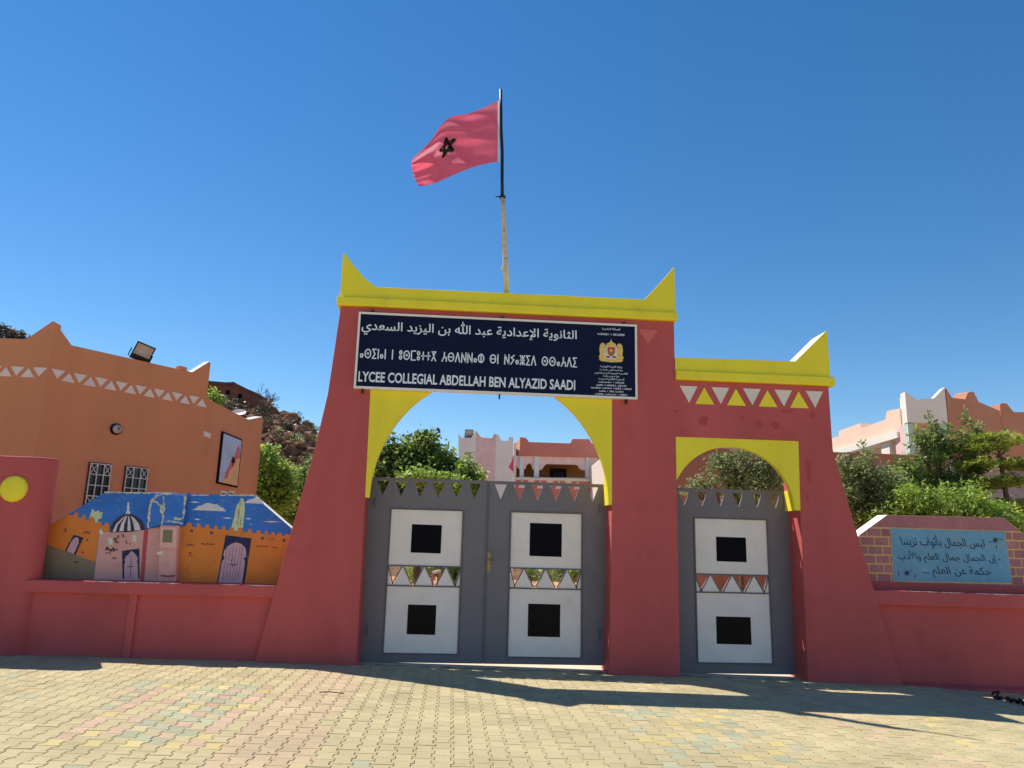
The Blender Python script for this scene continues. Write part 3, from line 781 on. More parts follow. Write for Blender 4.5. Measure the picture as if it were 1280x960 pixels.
paint('painted_castle', A5([(64, 410), (250, 303), (262, 310), (295, 312), (315, 282), (345, 288), (338, 330), (375, 342), (392, 306), (420, 312), (415, 352), (450, 362), (470, 325), (505, 335), (500, 360), (520, 385), (545, 380), (578, 372), (575, 412), (600, 418), (620, 385), (650, 395), (655, 430), (655, 470), (635, 492), (610, 488), (590, 455), (556, 470), (545, 520), (515, 775), (470, 765), (70, 618), (20, 600), (20, 433)]), 2, MO)
paint('painted_tower', A5([(450, 350), (470, 295), (482, 250), (500, 255), (500, 272), (530, 275), (535, 262), (555, 270), (560, 288), (590, 280), (575, 345), (545, 352), (540, 382), (515, 386), (505, 335), (470, 325)]), 3, MGR)
paint('painted_house', btm(A5([(552, 500), (660, 480), (1003, 455), (990, 990), (495, 990)])), 3, MPK)
paint('painted_house', A5([(555, 470), (575, 448), (600, 490), (655, 480), (560, 505)]), 4, CREAM)
paint('painted_edge', btm(A5([(1003, 455), (1046, 450), (1000, 990), (960, 990)])), 4, MRD)
paint('painted_house', btm(A5([(1044, 450), (1200, 425), (1200, 990), (1000, 990)])), 3, MPK)
paint('painted_door', A5([(300, 508), (396, 536), (318, 708), (212, 665)]), 4, MNV)
paint('door_leaf', A5([(232, 668), (275, 580), (300, 545), (330, 530), (352, 548), (352, 590), (302, 700)]), 5, MDP)
paint('painted_door', btm(A5([(783, 668), (955, 645), (958, 945), (788, 945)])), 4, MNV)
paint('door_leaf', btm(A5([(806, 945), (806, 800), (820, 780), (808, 760), (822, 725), (850, 705), (876, 668), (905, 690), (930, 720), (942, 750), (930, 775), (940, 790), (944, 945)])), 5, MDP)
for q in ([(642, 535), (692, 540), (692, 610), (645, 607)], [(890, 505), (930, 503), (928, 578), (890, 575)]):
    paint('painted_window', A5(q), 4, MGR)
    c = (sum(a for a, b in q) / 4, sum(b for a, b in q) / 4)
    paint('painted_window', A5([((a - c[0]) * 0.6 + c[0], (b - c[1]) * 0.75 + c[1]) for a, b in q]), 5, MCL)
# dome with stripes
cx, cz, rx, rz = 835, 480, 172, 182
dome = [(cx - rx + 5, 485), (cx - rx * .95, 430), (cx - rx * .8, 380), (cx - rx * .55, 335), (cx - rx * .2, 305), (cx + 10, 298), (cx + rx * .3, 308), (cx + rx * .6, 335), (cx + rx * .85, 375), (cx + rx * .98, 425), (cx + rx, 460)]
paint('painted_dome', A5(dome + [(835, 482)]), 4, mat('mural_dome_dark', (0.05, 0.03, 0.05)))
for x0, x1, tx in ((688, 722, -28), (755, 798, -14), (838, 870, 0), (910, 970, 16)):
    zc = 478 - (x0 - 680) * 0.06
    paint('dome_stripe', A5([(x0, zc), (x0 + (850 - x0) * .22, zc - 75), (x0 + (850 - x0) * .6, zc - 135), (850 + tx, 315), (852 + tx, 318), (x1 + (850 - x1) * .5, zc - 120), (x1 + (850 - x1) * .14, zc - 65), (x1, zc - 2)]), 5, MCL)
paint('painted_finial', A5([(822, 300), (826, 275), (838, 268), (830, 250), (836, 240), (832, 225), (840, 215), (834, 200), (846, 175), (856, 200), (850, 215), (858, 225), (852, 240), (860, 250), (852, 268), (866, 275), (868, 300)]), 5, MCL)
# right part
cren = [(200, 402), (240, 400), (262, 362), (300, 370), (300, 402), (345, 408), (352, 368), (382, 372), (382, 408), (425, 412), (432, 380), (465, 384), (465, 418), (510, 425), (516, 391), (545, 394), (545, 426), (578, 432), (584, 399), (618, 402), (618, 435), (655, 440), (662, 404), (700, 408), (700, 442), (735, 445), (737, 415), (778, 418), (780, 450), (825, 456), (834, 422), (865, 425), (865, 460), (905, 465), (917, 432), (945, 435), (945, 465), (983, 470), (992, 440), (1018, 443), (1018, 472), (1045, 478), (1054, 450), (1080, 455), (1082, 480), (1105, 485), (1112, 460), (1145, 462), (1148, 486), (1175, 490), (1180, 470), (1205, 473), (1232, 478), (1232, 500)]
paint('painted_castle', btm(A6(cren + [(1130, 990), (165, 990)])), 2, MO)
paint('painted_door', btm(A6([(620, 482), (862, 512), (790, 990), (530, 990)])), 4, MNV)
paint('door_leaf', btm(A6([(545, 990), (585, 730), (610, 700), (600, 670), (606, 630), (635, 590), (680, 560), (720, 549), (768, 563), (805, 600), (815, 650), (808, 685), (790, 700), (802, 730), (770, 990)])), 5, MDP)
g = G()
for x in (630, 660, 690, 720, 750, 775):
    MP.stroke(g, btm(A6([(x + 6, 590), (x - 40, 905)])), 0.004, -0.0135, 0)
MP.stroke(g, A6([(660, 755), (722, 757)]), 0.012, -0.0135, 0); MP.stroke(g, A6([(685, 760), (682, 780)]), 0.010, -0.0138, 0); MP.stroke(g, A6([(675, 715), (678, 735)]), 0.010, -0.0138, 0)
MP.stroke(g, btm(A5([(873, 700), (868, 935)])), 0.006, -0.0135, 0); MP.stroke(g, A5([(845, 828), (892, 826)]), 0.012, -0.0135, 0)
g.obj('door_lines', MDK, mw)
paint('painted_minaret', A6([(672, 412), (700, 310), (715, 240), (722, 200), (745, 178), (765, 130), (785, 140), (798, 180), (800, 240), (782, 415)]), 4, MGR)
g = G(); rnd = random.Random(2)
for k in range(14):
    x = 715 + 50 * rnd.random(); y = 210 + 170 * rnd.random()
    MP.stroke(g, A6([(x, y), (x + rnd.uniform(-6, 6), y + 18)]), 0.006, -0.012, 0)
MP.stroke(g, A6([(772, 150), (748, 240), (732, 405)]), 0.006, -0.012, 0)
g.obj('minaret_lines', MGY, mw)
paint('painted_tower', A6([(700, 412), (738, 414), (735, 442), (700, 440)]), 5, MGR)
paint('painted_cloud', A6([(300, 245), (345, 225), (365, 205), (400, 200), (430, 182), (465, 178), (500, 190), (540, 192), (575, 215), (600, 228), (625, 258), (500, 252)]), 3, MCL)
paint('painted_cloud', A6([(798, 178), (830, 150), (870, 140), (905, 128), (930, 130), (955, 150), (980, 188)]), 3, MCL)
for a, b, y in ((585, 685, 320), (795, 870, 326), (960, 1145, 354), (275, 380, 170), (320, 385, 332)):
    paint('painted_cloud', A6([(a, y), ((a + b) / 2, y - 7), (b, y + 3), ((a + b) / 2, y + 8)]), 3, MCL)
for (x, y) in ((300, 440), (487, 460), (965, 512), (1167, 530)):
    paint('painted_window', A6([(x - 11, y - 13), (x + 12, y - 10), (x + 11, y + 15), (x - 12, y + 12)]), 4, MNV)
    paint('painted_window', A6([(x - 5, y - 6), (x + 6, y - 5), (x + 5, y + 9), (x - 6, y + 8)]), 5, MB)
g = G(); g2 = G(); rnd = random.Random(9)
def scrawl(g, Afn, x0, y0, n, sx, amp, wd):
    pts = []; x = x0
    for i in range(n):
        pts.append((x, y0 + rnd.uniform(-amp, amp))); x += rnd.uniform(-sx * 0.3, sx)
    MP.stroke(g, Afn(pts), wd, -0.0135 - rnd.random() * 0.001, 0)
for a in ((700, 565, 9, 12, 28, .010), (735, 530, 7, 12, 20, .010), (785, 520, 6, 12, 16, .009), (740, 585, 8, 14, 10, .008), (820, 580, 5, 10, 18, .008), (860, 600, 4, 8, 8, .009), (400, 490, 14, 14, 18, .006), (425, 560, 6, 9, 9, .006), (380, 685, 9, 12, 12, .005), (620, 690, 12, 16, 8, .007), (310, 780, 10, 8, 8, .006), (210, 470, 6, 7, 25, .007)):
    scrawl(g, A5, *a)
for a in ((618, 660, 16, 15, 14, .013), (630, 645, 12, 15, 12, .012), (690, 742, 12, 11, 8, .010), (330, 780, 8, 8, 6, .008)):
    scrawl(g2, A5, *a)
for a in ((255, 575, 16, 12, 9, .004), (380, 565, 22, 12, 9, .004), (275, 650, 10, 12, 6, .005), (270, 670, 10, 12, 5, .004), (505, 730, 4, 5, 4, .008), (1040, 520, 8, 12, 6, .004), (905, 590, 14, 13, 10, .004), (1060, 600, 8, 12, 9, .004), (690, 705, 5, 6, 14, .004)):
    scrawl(g, A6, *a)
g.obj('scrawl', MSC, mw); g2.obj('scrawl', MDK, mw)
# meter cabinet and the worn blue box above it
q = A6([(28, 388), (202, 392), (172, 885), (10, 880)])
u0, u1 = q[0][0], q[1][0]
mt = thing('meter_cabinet', (u0 + .1, 0.35, 1.0), 'pink meter cabinet with small olive window set in the mural wall', 'meter cabinet')
MP.solid('cabinet_body', [(q[3][0], 1.0), (q[2][0], 1.0), q[1], q[0]], -0.10, 0.03, MPK, mt, bevel=0.008)
MP.solid('window_frame', A6([(32, 405), (186, 405), (178, 602), (24, 598)]), -0.112, -0.095, mat('cabinet_pink', (0.62, 0.33, 0.28)), mt, bevel=0.004)
MP.solid('window', A6([(60, 432), (146, 434), (140, 552), (52, 550)]), -0.116, -0.10, mat('cabinet_glass', (0.17, 0.13, 0.07), 0.3), mt)
MP.solid('door', A6([(20, 612), (180, 612), (166, 862), (12, 858)]), -0.110, -0.095, MPK, mt, bevel=0.004)
MP.solid('label_plate', A6([(0, 640), (55, 628), (50, 662), (0, 664)]), -0.1125, -0.10, CREAM, mt)
RUST = mat('rust_stain', (0.30, 0.10, 0.06), 0.8, 0.3, 20)
MP.solid('rust_patch', A6([(20, 862), (60, 850), (95, 858), (160, 850), (164, 868), (100, 874), (50, 870)]), -0.1125, -0.10, RUST, mt)
bb = thing('blue_junction_box', (u0 + 0.1, 0.35, 1.8), 'worn blue box with flaking pale edges on top of the mural wall', 'box')
MP.solid('box_body', A5([(1055, 445), (1062, 330), (1075, 200), (1100, 130), (1150, 95)]) + A6([(60, 90), (262, 118), (252, 250), (236, 388), (28, 386)]), -0.075, 0.02, MB, bb, bevel=0.01)
g = G()
def worn(A, pts, wd):
    P = A(pts)
    for a, b in zip(P, P[1:]):
        n = 12
        for i in range(n):
            if rnd.random() < 0.12: continue
            w0 = wd * (0.25 + 1.3 * rnd.random() ** 1.5)
            p0 = (a[0] + (b[0] - a[0]) * i / n, a[1] + (b[1] - a[1]) * i / n); p1 = (a[0] + (b[0] - a[0]) * (i + 1) / n, a[1] + (b[1] - a[1]) * (i + 1) / n)
            jx, jz = rnd.gauss(0, .004), rnd.gauss(0, .004)
            MP.stroke(g, [(p0[0] + jx, p0[1] + jz), (p1[0] + jx, p1[1] + jz)], w0, -0.0795 - rnd.random() * 0.0015, -0.06)
worn(A5, [(1062, 440), (1070, 330), (1082, 230), (1105, 160), (1150, 120), (1210, 105), (1290, 100)], 0.022)
worn(A5, [(1105, 170), (1150, 190), (1195, 225), (1195, 290)], 0.026)
worn(A6, [(50, 120), (55, 220), (45, 330), (36, 380)], 0.022)
worn(A6, [(258, 125), (246, 230), (238, 330), (150, 328)], 0.022)
worn(A6, [(60, 350), (150, 355), (232, 372)], 0.018)
g.obj('flaking_edge', WORN, bb)
# worn top edge of mural
g = G(); P = [outl[i] for i in range(len(outl))]
tp = A5([(612, 83), (1000, 90)]) + A6([(60, 82), (262, 105), (880, 106)])
for a, b in zip(tp, tp[1:]):
    n = 16
    for i in range(n):
        if rnd.random() < 0.75:
            p0 = (a[0] + (b[0] - a[0]) * i / n, a[1] + (b[1] - a[1]) * i / n); p1 = (a[0] + (b[0] - a[0]) * (i + 1) / n, a[1] + (b[1] - a[1]) * (i + 1) / n)
            MP.stroke(g, [p0, p1], rnd.uniform(0.008, 0.026), -0.004 - rnd.random() * 0.003, 0.2)
g.obj('flaking_edge', WORN, mw)

# ------------------------------------------------------------------ right wall and board
rw = thing('right_boundary_wall', (8, 0.3, -0.25), 'low red wall with ledge right of the gateway', 'wall')
F0.solid('panel', [(5.6, -0.5), (14, -0.8), (14, 0.93), (5.6, 0.95)], 0.12, 0.75, RED, rw)
F0.solid('ledge', [(5.8, 0.915), (14, 0.82), (14, 1.03), (5.8, 1.115)], 0.008, 0.8, RED, rw, bevel=0.012)
g = G(); g.add([(6.0, 0.02, -0.4), (14, -0.02, -0.9), (14, -0.02, -0.40), (6.0, 0.02, -0.145), (6.0, 0.13, -0.11), (14, 0.13, -0.36)], [(0, 1, 2, 3), (3, 2, 5, 4)]); g.obj('plinth', RED, rw)
F0.solid('upstand', [(5.8, 1.02), (14, 0.95), (14, 1.14), (5.8, 1.22)], 0.36, 0.70, RED, rw)
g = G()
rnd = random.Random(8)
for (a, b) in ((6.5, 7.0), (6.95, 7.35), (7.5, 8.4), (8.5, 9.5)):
    sun_strip(g, a, b, lambda u: 1.115 - (u - 5.8) * 0.01037, rnd, 0.008)
g.obj('painted_sun_edge', EDGESUN, rw)  # right ledge's line of sunlight, laid on as pale strips
BP = Plane((0, 0.40), 90)
A7 = lambda L: BP.pts([(1080 + x / 6.4, 635 + y / 6.4) for x, y in L])
mb = thing('verse_board_wall', (7.5, 0.5, 1.1), 'wall with painted brick border around a blue panel of handwritten Arabic', 'mural wall')
YJ = mat('mural_joint_yellow', (0.55, 0.36, 0.12), 0.7, 0.08)
BRK = mat('mural_brick_plum', (0.32, 0.12, 0.13), 0.7, 0.12, 6, 0.15, 40, 0.3, None, 0, 0.12)
PBL = mat('mural_panel_blue', (0.12, 0.265, 0.38), 0.6, 0.12, 2.2, 0.1, 30, 0.3, ((0.22, 0.38, 0.45), 3, 0.52, 0.7, 0.6))
tz = BP.uv(1110, 643.5)[1]
bo = [(5.98, 1.10), (9.6, 1.06), (9.3, 1.42), (8.62, tz - 0.225), (8.37, tz + 0.005), BP.uv(1108, 644)] + BP.pts([(1074, 668)]) + [(5.98, 1.60)]
bo = [(5.98, 1.10), (9.35, 1.06), (9.35, 1.40), (8.365, tz + 0.008), BP.uv(1109, 643.5)] + BP.pts([(1075, 668)]) + [(5.98, 1.80)]
g = G(); BP.ext(g, bo, 0.0, 0.28, (), 0, 1); g.obj('wall', [YJ, CAPW], mb)
zt = BP.uv(1100, 658.8)[1]
def clip(poly, fn):
    out = []
    for i in range(len(poly)):
        a, b = poly[i], poly[(i + 1) % len(poly)]; fa, fb = fn(a), fn(b)
        if fa >= 0: out.append(a)
        if fa * fb < 0: t = fa / (fa - fb); out.append((a[0] + (b[0] - a[0]) * t, a[1] + (b[1] - a[1]) * t))
    return out
def cclip(poly, conv):
    n = len(conv)
    for i in range(n):
        a, b = conv[i], conv[(i + 1) % n]
        poly = clip(poly, lambda p: (b[0] - a[0]) * (p[1] - a[1]) - (b[1] - a[1]) * (p[0] - a[0])) if len(poly) > 2 else []
    return poly
def ar_(P): return 0.5 * sum(P[i][0] * P[(i + 1) % len(P)][1] - P[(i + 1) % len(P)][0] * P[i][1] for i in range(len(P)))
conv = [(5.99, 1.105), (9.34, 1.07), (9.34, 1.395), (8.36, tz + 0.003), (bo[4][0] + 0.004, bo[4][1] - 0.006), (bo[5][0], bo[5][1] - 0.01), (5.99, 1.79)]
panel = A7([(213, 163), (1125, 188), (1182, 598), (240, 582)])
# top plain band
pb = cclip([(5.9, zt), (10, zt - 0.01), (10, 2.6), (5.9, 2.6)], conv)
BP.solid('top_band', pb, -0.004, 0.01, BRK, mb)
e = 0.013
lL = [(panel[0], panel[3])]; rows = []
z_top = zt - 2 * e; rh = 0.131
zbp = panel[3][1]
nrow = 6
for r in range(nrow):
    za = z_top - r * rh; zb_ = za - rh + 0.020
    off = (r % 2) * 0.105
    # left side
    x = 5.75 + off
    while x < panel[3][0]:
        pq = [(x, zb_), (x + 0.20, zb_), (x + 0.20, za), (x, za)]
        pq = cclip(pq, conv)
        pq = clip(pq, lambda p: (panel[0][0] + (panel[3][0] - panel[0][0]) * (panel[0][1] - p[1]) / (panel[0][1] - panel[3][1]) - e) - p[0]) if pq else pq
        if len(pq) > 2 and ar_(pq) > 0.0012: BP.solid('brick', pq, -0.004, 0.01, BRK, mb)
        x += 0.22
    x = panel[1][0] - 0.1 + off
    while x < 10.2:
        pq = [(x, zb_), (x + 0.20, zb_), (x + 0.20, za), (x, za)]
        pq = cclip(pq, conv)
        pq = clip(pq, lambda p: p[0] - (panel[1][0] + (panel[2][0] - panel[1][0]) * (panel[1][1] - p[1]) / (panel[1][1] - panel[2][1]) + e)) if pq else pq
        if len(pq) > 2 and ar_(pq) > 0.0012: BP.solid('brick', pq, -0.004, 0.01, BRK, mb)
        x += 0.22
zr = z_top - nrow * rh
x = 5.88
while x < 10.2:
    pq = cclip([(x, 1.02), (x + 0.215, 1.02), (x + 0.215, zbp - e), (x, zbp - e)], conv)
    pq = clip(pq, lambda p: zbp - e - 0.001 - p[1] + 0 * p[0]) if pq else pq
    if len(pq) > 2 and ar_(pq) > 0.002: BP.solid('brick', pq, -0.0045, 0.01, BRK, mb)
    x += 0.233
BP.solid('blue_panel', panel, -0.005, 0.01, PBL, mb)
INK = mat('verse_ink', (0.012, 0.03, 0.07), 0.6, 0.1, 20)
def bz(x, y): return A7([(x, y)])[0]
def btext(body, x0, x1, yb, yt):
    yb += 8; yt -= 8
    a, b = bz(x0, (yb + yt) / 2), bz(x1, (yb + yt) / 2)
    text('handwritten_line', arabic(body), BP, a[0], b[0], bz((x0 + x1) / 2, yb)[1], bz((x0 + x1) / 2, yt)[1], -0.0075, 0, INK, mb, bold=0.004, shear=-0.25)
btext('ليس الجمال بأثواب تزيننا', 305, 970, 315, 225)
btext('- إن الجمال جمال العلم والأدب', 280, 1100, 440, 360)
btext('حكمة عن العلم ...', 480, 1025, 555, 475)
g = G()
for (x, y, r) in ((1048, 258, 22), (342, 520, 22)):
    for k in range(4):
        a = k * math.pi / 4 + 0.2
        BP.stroke(g, A7([(x - r * math.cos(a), y - r * math.sin(a)), (x + r * math.cos(a), y + r * math.sin(a))]), 0.012, -0.0075 - 0.0002 * k, 0)
for q in ([(1000, 275), (1015, 270)], [(1058, 300), (1058, 325)], [(1080, 245), (1110, 255)], [(272, 510), (276, 545)], [(370, 500), (385, 505)], [(410, 530), (408, 560)]):
    BP.stroke(g, A7(q), 0.010, -0.0078, 0)
g.obj('ink_star', INK, mb)

g = G(); rnd = random.Random(12)
for k in range(70):
    x, y = rnd.uniform(-5, 7), rnd.uniform(-5, -0.05) if k % 3 else rnd.uniform(-0.35, -0.03)
    q = rnd.uniform(0.004, 0.011); R = Matrix.Rotation(rnd.uniform(0, 3), 3, 'Z')
    vs = [(-1, -.7, 0), (1, -.8, 0), (.9, .8, 0), (-.8, .9, 0), (-.5, -.4, .9), (.5, -.3, .8), (.4, .5, 1), (-.5, .4, .8)]
    g.add([(R @ Vector(v)) * q + Vector((x, y, gz(x) - 0.001)) for v in vs], [(0, 3, 2, 1), (4, 5, 6, 7), (0, 1, 5, 4), (1, 2, 6, 5), (2, 3, 7, 6), (3, 0, 4, 7)])
tag(g.obj('pebbles', mat('pebble_grey', (0.30, 0.26, 0.20), 0.9, 0.4, 9)), 'small pebbles and crumbs scattered over the paving', 'pebbles', kind='stuff')
# cord on the paving at the far right
cord = G(); P0 = [(1242, 871), (1247, 868), (1252, 872), (1248, 876), (1243, 874), (1247, 870), (1258, 876), (1266, 880), (1275, 879), (1285, 884), (1300, 886)]
pts = []
for px, py in P0:
    d = (px - 640) / FPX * RT - (py - 480) / FPX * UP + FW
    t = (-0.22 - CAM.z) / d.z; p = CAM + d * t
    pts.append(Vector((p.x, p.y, gz(p.x) + 0.03)))
sm_ = []
for i in range(len(pts) - 1):
    for k in range(5): sm_.append(pts[i].lerp(pts[i + 1], k / 5) + Vector((0, 0, 0.012 * math.sin(i + k))))
cord.tube(sm_, 0.024, 8)
tag(cord.obj('rubber_hose', mat('black_rubber', (0.015, 0.014, 0.016), 0.6), smooth=True, loc=tuple(sm_[0])), 'knotted black hose lying on the paving at the foot of the right wall', 'hose')
TWIG = G(); p1 = F0.uv(400, 866)
d_ = [(399, 866), (412, 865.5), (430, 867.5)]
pp = []
for px, py in d_:
    d = (px - 640) / FPX * RT - (py - 480) / FPX * UP + FW
    t = (0.02 - CAM.z) / d.z; pp.append(CAM + d * t + Vector((0, 0, 0.006)))
TWIG.tube(pp, 0.006, 6)
tag(TWIG.obj('twig', BARK, loc=tuple(pp[0])), 'thin dry twig lying on the sunlit pinkish pavers', 'twig')

# ------------------------------------------------------------------ left building
K1 = Vector((-8.316, 5.0, 0)); AZ2 = 38.0
PF1 = Plane((K1.x, 5.0), 90); PF2 = Plane((K1.x, 5.0), AZ2)
K2u = PF2.uv(261.5, 470)[0]; K2 = PF2.P(K2u, 0, 0)
PF3 = Plane((K2.x, K2.y), 3.4)
K3u = PF3.uv(325.5, 560)[0]; K3 = PF3.P(K3u, 0, 0)
lb = thing('terracotta_building', (-9, 7, 0), 'terracotta school building with white triangle frieze behind the left wall', 'building')
HT = 5.46
t1 = [(-9, -0.3), (0, -0.3), (0, HT)]
f1 = PF1.pts([(0, 423), (33, 423), (65, 401)])
PF1.solid('wall', [(-9, -0.3), (0.0, -0.3), (0.0, 5.86), (f1[2][0] + 0.02, 5.885), (f1[1][0], HT + 0.015), (-9, HT + 0.0)], 0, 0.25, BLDG, lb)
a89 = PF2.uv(89, 434)[0]
h0 = PF2.uv(241, 465)[0]
PF2.solid('wall', [(0.0, -0.3), (K2u, -0.3), (K2u, 5.78), (K2u - 0.03, 5.80), (h0, HT), (a89, HT), (0.0, 5.86)], 0, 0.25, BLDG, lb)
PF2.solid('sunlit_horn_top', [(h0 + 0.01, HT + 0.004), (K2u - 0.03, 5.804), (K2u - 0.03, 5.825), (h0 + 0.01, HT + 0.022)], 0.005, 0.245, CREAM, lb)  # cream sliver paints sunlight onto the horn's slope
c3 = PF3.uv(317, 531)[0]
PF3.solid('sunlit_horn_top', [(c3 - 0.33, 4.915), (K3u - 0.10, 5.163), (K3u - 0.10, 5.185), (c3 - 0.33, 4.935)], 0.005, 0.245, CREAM, lb)  # sunlight painted in cream on the end horn as well
PF3.solid('wall', [(0.0, -0.3), (K3u, -0.3), (K3u, 5.12), (K3u - 0.10, 5.16), (c3 - 0.35, 4.90), (0.0, 4.90)], 0, 0.25, BLDG, lb)
g = G()
R0 = PF1.P(-9, 0.25, 0); 
g.add([PF1.P(-9, .2, 4.6), PF1.P(0, .2, 4.6), PF2.P(K2u, .2, 4.6), PF3.P(K3u, .2, 4.6), PF3.P(K3u, 6, 4.6), PF1.P(-9, 9, 4.6)], [(0, 1, 2, 3, 4, 5)])
g.add([PF3.P(K3u, 0.0, -0.3), PF3.P(K3u, 6, -0.3), PF3.P(K3u, 6, 4.88), PF3.P(K3u, 0.0, 4.88)], [(0, 1, 2, 3)])
g.obj('roof', CONC, lb)
zt1, zt0 = 4.895, 4.685
def tri(pl, u, up, m, par, wd=0.135):
    q = [(u - wd, zt0), (u + wd, zt0), (u, zt1 - 0.02)] if up else [(u - wd, zt1), (u, zt0 + 0.02), (u + wd, zt1)]
    pl.solid('frieze_triangle', q, -0.012, 0.01, m, par)
for i in range(8):
    tri(PF2, 0.20 + i * 0.4460, False, FRZ, lb)
    tri(PF2, 0.42 + i * 0.4460, True, FRZ, lb)
for i in range(14):
    tri(PF1, -0.15 - i * 0.438, False, FRZ, lb); tri(PF1, -0.37 - i * 0.438, True, FRZ, lb)
def grille_window(pl, u0, u1, z0, z1, par, rows=4, cols=3):
    fr = pl.solid('window', [(u0 - .03, z0 - .03), (u1 + .03, z0 - .03), (u1 + .03, z1 + .03), (u0 - .03, z1 + .03)], -0.02, 0.01, DOORBR, par,
                  holes=[[(u0, z0), (u1, z0), (u1, z1), (u0, z1)]])
    pl.rect('pane', u0, u1, z0, z1, -0.008, 0.005, GLASS, fr)
    g = G()
    for i in range(cols + 1):
        u = u0 + (u1 - u0) * i / cols; g.tube([pl.P(u, -0.05, z0 - 0.02), pl.P(u, -0.05, z1 + 0.01)], 0.011, 5)
    for j in range(rows + 1):
        z = z0 + (z1 - z0) * j / rows; g.tube([pl.P(u0 - 0.02, -0.055, z), pl.P(u1 + 0.02, -0.055, z)], 0.011, 5)
    for j in (0, rows - 1):
        for i in (0, cols - 1):
            a, b = u0 + (u1 - u0) * i / cols, u0 + (u1 - u0) * (i + 1) / cols; c, d = z0 + (z1 - z0) * j / rows, z0 + (z1 - z0) * (j + 1) / rows
            g.tube([pl.P(a, -0.05, c), pl.P(b, -0.05, d)], 0.008, 5); g.tube([pl.P(a, -0.05, d), pl.P(b, -0.05, c)], 0.008, 5)
    g.obj('grille', GRILLE, fr)
wt = PF2.uv(111, 579)[1] - 0.0
a, b = PF2.uv(109.5, 600)[0], PF2.uv(135.5, 600)[0]
grille_window(PF2, a, b, 2.17, wt, lb)
a, b = PF2.uv(155.5, 600)[0], PF2.uv(182, 600)[0]
grille_window(PF2, a, b, 2.17, wt, lb)
# poster
pu0, pz1_ = PF3.uv(277, 538); pu1 = PF3.uv(301, 560)[0]; pz0_ = PF3.uv(269.5, 604)[1]
pu0 = PF3.uv(273, 572)[0]; pu1 = PF3.uv(298.5, 575)[0]; pz1_ = 4.27
ps = thing('framed_map_poster', tuple(PF3.P(pu0, -0.03, pz0_)), 'tall black framed map poster with a red country shape on the terracotta wall', 'poster')
PF3.rect('frame', pu0, pu1, pz0_, pz1_, -0.045, 0.0, BLACK, ps)
fe = 0.07; PBLU = mat('poster_blue', (0.34, 0.40, 0.52), 0.4, 0.12, 3, 0); POC = mat('poster_ochre', (0.62, 0.33, 0.13), 0.4, 0.15, 3, 0); PRD = mat('poster_red', (0.50, 0.07, 0.06), 0.4, 0.1, 3, 0)
def pq_(L): return [(pu0 + fe + (pu1 - pu0 - 2 * fe) * a, pz0_ + fe * .6 + (pz1_ - pz0_ - 1.2 * fe) * b) for a, b in L]
PF3.solid('print', pq_([(0, 0), (1, 0), (1, 1), (0, 1)]), -0.050, -0.04, PBLU, ps)
PF3.solid('print', pq_([(0.1, 0), (1, 0), (1, .62), (.72, .55), (.5, .3), (.3, .12)]), -0.053, -0.04, POC, ps)
PF3.solid('country_shape', pq_([(.28, .08), (.42, .12), (.50, .30), (.66, .38), (.80, .55), (.98, .62), (.95, .80), (.86, .88), (.78, .80), (.70, .62), (.52, .50), (.44, .36), (.30, .22)]), -0.056, -0.04, PRD, ps)
PF3.solid('star', pq_([(.50, .50), (.58, .47), (.62, .38), (.66, .47), (.76, .49), (.68, .53), (.70, .60), (.61, .56), (.54, .60), (.57, .53)]), -0.059, -0.04, BLACK, ps)
# vent, lamp, floodlight, dish, stub
a = PF3.uv(257, 543); PF3.rect('vent', 0.03, 0.42, a[1] - 0.06, a[1] + 0.06, -0.03, 0.01, FRZ, lb)
lp = PF2.uv(144.5, 536.5); c = PF2.P(lp[0], -0.05, lp[1])
lamp = thing('bulkhead_lamp', tuple(c), 'round bulkhead lamp on the terracotta wall above the grilled windows', 'wall lamp')
def disc(pl, u, z, prof, m, name, par, n=20):
    V = []; Fc = []
    for r, v in prof:
        for k in range(n): V.append(pl.P(u + r * math.cos(2 * math.pi * k / n), v, z + r * math.sin(2 * math.pi * k / n)))
    for i in range(len(prof) - 1):
        for k in range(n): Fc.append((i * n + k, (i + 1) * n + k, (i + 1) * n + (k + 1) % n, i * n + (k + 1) % n))
    Fc.append(tuple((len(prof) - 1) * n + k for k in range(n)))
    g = G(); g.add(V, Fc); return g.obj(name, m, par, smooth=True)
disc(PF2, lp[0], lp[1], [(0.125, 0.01), (0.125, -0.04), (0.10, -0.06)], BROWNB, 'lamp_rim', lamp)
disc(PF2, lp[0], lp[1], [(0.10, -0.05), (0.092, -0.09), (0.06, -0.12), (0.02, -0.13)], mat('lamp_glass', (0.45, 0.40, 0.36), 0.15, 0.1, 3, 0, spec=0.6), 'lamp_dome', lamp)
fl_u, fl_z = PF2.uv(180, 452)
fl = thing('floodlight', tuple(PF2.P(fl_u, 0.1, HT)), 'old floodlight tilted on the parapet of the terracotta building', 'floodlight')
